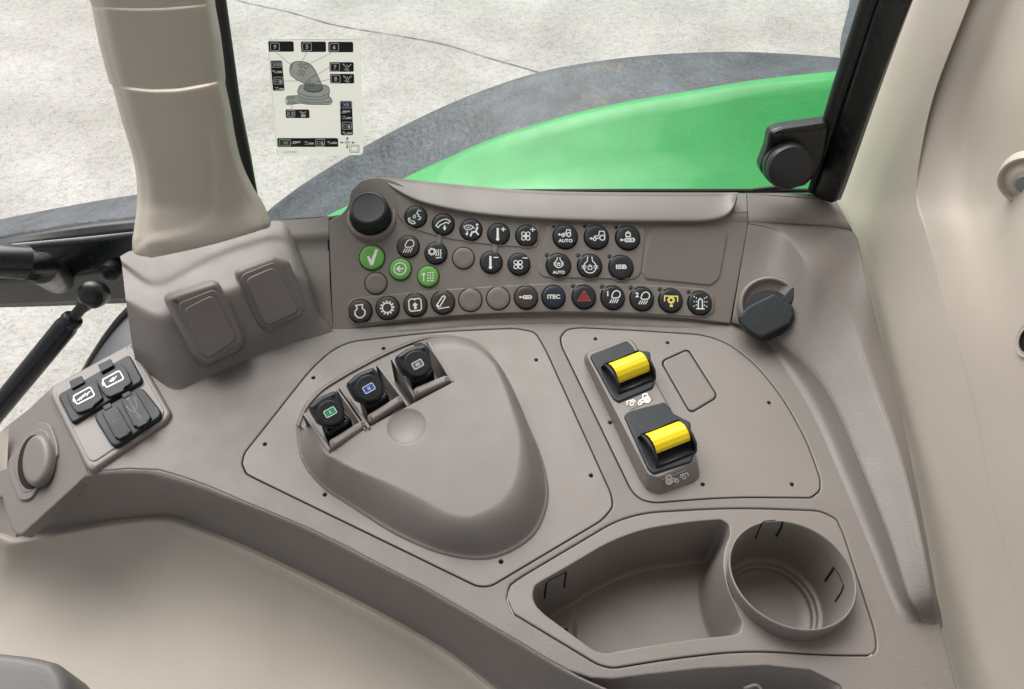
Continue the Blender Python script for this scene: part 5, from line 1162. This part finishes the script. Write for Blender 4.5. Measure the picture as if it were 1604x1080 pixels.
# printed tractor marks
def z7m(h0, pl=None):
    def f_(x, y, h):
        q = z7(x, -y)
        return V(q[0], q[1], h0 + h) if pl is None else pl.hit(q[0], q[1], h0 + h)
    return f_
v, f = plate_geo(ZP(0), [[tuple(V(*z7(*q), HB)[:2]) for q in rnd([(372, 440), (500, 388), (518, 430), (395, 485)], 8)]], h=HB + .0007, t=.0006, b=.0002); mk('label_patch', v, f, M['taupe_pad'], hu)
def tr_mark(d, o, s, kx=1, a=0):
    c_, q_ = math.cos(R(a)), math.sin(R(a))
    def T(x, y): x *= kx; return (o[0] + (x * c_ - y * q_) * s, o[1] + (x * q_ + y * c_) * s)
    def li(p, w_=7, cl=False): d.line([T(*q) for q in p], cl, w_)
    def ci(x, y, r_, w_=7): X, Y = T(x, y); d.circle(X, Y, r_ * s, w_, n=14)
    ci(30, -6, 15, 8); ci(30, -6, 6, 5); ci(-14, -14, 9, 6); li([(-16, -2), (8, 4), (14, 28), (36, 28), (40, 10)]); li([(-4, -12), (14, -12)])
    ci(-58, -6, 10, 5); li([(-84, -8), (-82, 12), (-44, 12), (-36, -4)], 6)
d = Draw(z7m(HB + .0007), 7); tr_mark(d, (456, -428), .95, 1, 14); d.build('tractor_symbol', M['white'], hu)
LPF = plane3(V(*z7(540, 838), HB), V(*z7(720, 765), HB), V(*z7(545, 928), 0))
plate('label_patch', LPF, [rnd([z7(*q) for q in [(560, 852), (700, 795), (703, 840), (575, 900)]], 2)], M['taupe_pad'], hu, h=.0012, t=.003, b=.0003)
d = Draw(z7m(.0014, LPF), 7); tr_mark(d, (626, -846), .95, -1, 16); d.build('tractor_symbol', M['white'], hu)

# ================================================================== STORAGE TRAY AND CUP HOLDER
ty = thing('storage_tray', 'taupe tray insert with a deep bin and a round cup holder', 'tray', V(1080, 920, -.05))
RIM = [(834, 932, 8), (838, 918, 8), (848, 911, 10), (896, 884, 20), (954, 849, 20), (1012, 828, 40), (1089, 817, 40), (1130, 814, 12), (1142, 822, 10), (1144, 838, 12), (1134, 862, 20), (1132, 888, 20), (1139, 922, 20), (1151, 949, 20), (1163, 976, 10), (1158, 992, 10), (1146, 995, 10), (1089, 1001, 40), (1012, 1012, 40), (948, 1024, 12), (930, 1019, 12), (852, 962, 10), (838, 947, 10)]
rim = rnd(RIM, 8, 6)
RCT = (1240, 897)
p0_ = V(1143, 897, .0115); p1_ = V(1338, 897, .0115); RC = (p1_ - p0_).length / 2
cc3 = V(1240.5, 896.5, .0118)
tilt = R(12); CP = Pl(cc3, (1, 0, 0), (0, math.cos(tilt), -math.sin(tilt) * -1 * -1))
CP = Pl(cc3, (1, 0, 0), (0, math.cos(R(-7.5)), math.sin(R(-7.5))))     # near side higher
CO = Vector((cc3.x, cc3.y - .0008, 0))
cbase = circ(CO.x, CO.y, RC * .965, 48)
v, f = plate_geo(Z0, [pxl(Z0, LID3), pxl(Z0, rim), cbase], h=.0, t=.004, b=.0009); mk('tray_plate', v, f, M['taupe2'], ty, sharp=50)
def ringpx(P, z, inset, draft=0):
    l = [tuple(V(x, y, 0)[:2]) for x, y in P]
    if area(l) < 0: l.reverse()
    l = offs(l, inset); return [Vector((x, y, z)) for x, y in l]
rm0 = rim; N_ = 160
def clean(l):   # keep correspondence between rings: resample outline once, inset afterwards
    return l
l0 = [tuple(V(x, y, 0)[:2]) for x, y in rim]
if area(l0) < 0: l0.reverse()
l0 = [tuple(q) for q in resl(l0, 200)]
cen = np.mean(np.array(l0), 0)
def inring(ins, z, sh=(0, 0)):
    l = offs(l0, ins); return [Vector((x + sh[0], y + sh[1], z)) for x, y in l]
rws = [inring(-.0002, -.0012), inring(.0002, -.003), inring(.002, -.02), inring(.0045, -.045), inring(.0055, -.0585), inring(.0068, -.0615), inring(.009, -.0625)]
loft('bin_wall', rws, M['taupe2'], ty, nu=200, nv=[1, 3, 3, 2, 2, 2], closed=True, keep=True, smoothu=False, lin=True)
v, f = plate_geo(ZP(0), [[(q.x, q.y) for q in inring(.003, 0)]], h=-.0621, t=.002, b=.0003); mk('bin_floor', v, f, M['taupe2'], ty, sharp=50)
# cup holder
cup = thing('cup_holder', 'round raised-rim cup holder moulded at the right end of the tray', 'cup holder', V(1240, 950, -.06)) if False else None
def cring(r_, z=None, h=0, n=96, c=None):
    out = []
    for k in range(n):
        a = 2 * math.pi * k / n
        if z is None: out.append(CP.at(r_ * math.cos(a), r_ * math.sin(a), h))
        else: out.append(Vector((CO.x + r_ * math.cos(a), CO.y + r_ * math.sin(a), z)))
    return out
cw = [cring(RC * .975, -.0015), cring(RC * .98, -.0002), cring(RC * .992, None, -.006), cring(RC * .998, None, -.0012), cring(RC * .99, None, -.0002), cring(RC * .975, None, .0002), cring(RC * .965, None, -.0003), cring(RC * .957, None, -.0016), cring(RC * .925, -.02), cring(RC * .90, -.046), cring(RC * .885, -.0505), cring(RC * .83, -.0512), cring(RC * .815, -.0518), cring(RC * .81, -.0545), cring(RC * .80, -.0552), cring(RC * .76, -.0555), cring(RC * .75, -.0560), cring(RC * .745, -.0595), cring(RC * .73, -.0602), cring(RC * .3, -.0604), cring(RC * .0004, -.0604)]
cobj = loft('cup_wall', cw, M['taupe2'], ty, nu=96, nv=2, closed=True, keep=True, smoothu=False, lin=True, sharp=None, label='round cup holder with raised rim and stepped floor')
# retaining clip slots
def wall_slot(fn, pts, wd=.0011, name='clip_slot'):
    P = [fn(*q) for q in pts]; return tube(name, P, wd / 2 * 1.3, M['void'], ty, seg=8)
ct_ = bvh(cobj); bw_ = bvh(bpy.data.objects['bin_wall'])
def z8(x, y): return (780 + x / 2.587, 760 + y / 2.587)
def z2r(x, y): return (1100 + x / 1.861, 500 + y / 1.861)
def slot(tree, pts, wd, f_):
    Q = []
    for i in range(len(pts) - 1):
        for k in range(5): t_ = k / 5; Q.append((pts[i][0] * (1 - t_) + pts[i + 1][0] * t_, pts[i][1] * (1 - t_) + pts[i + 1][1] * t_))
    Q.append(pts[-1]); P = [h_[0] for h_ in (shit(tree, *f_(*q), .00005) for q in Q) if h_]
    if len(P) > 1: tube('clip_slot', P, wd, M['void'], ty, seg=8)
slot(ct_, [(1043, 216), (1066, 160)], .0007, z8); slot(ct_, [(1066, 160), (1078, 147), (1155, 141)], .0005, z8); slot(ct_, [(1155, 141), (1148, 172), (1128, 206)], .0009, z8)
slot(ct_, [(1326, 388), (1362, 334)], .0009, z8); slot(ct_, [(1362, 334), (1382, 362), (1402, 408)], .0004, z8); slot(ct_, [(1402, 408), (1392, 436), (1368, 472)], .0008, z8)
slot(bw_, [(188, 457), (196, 396)], .0009, z8); slot(bw_, [(196, 396), (212, 384), (276, 352)], .0005, z8); slot(bw_, [(276, 352), (268, 415)], .0008, z8)
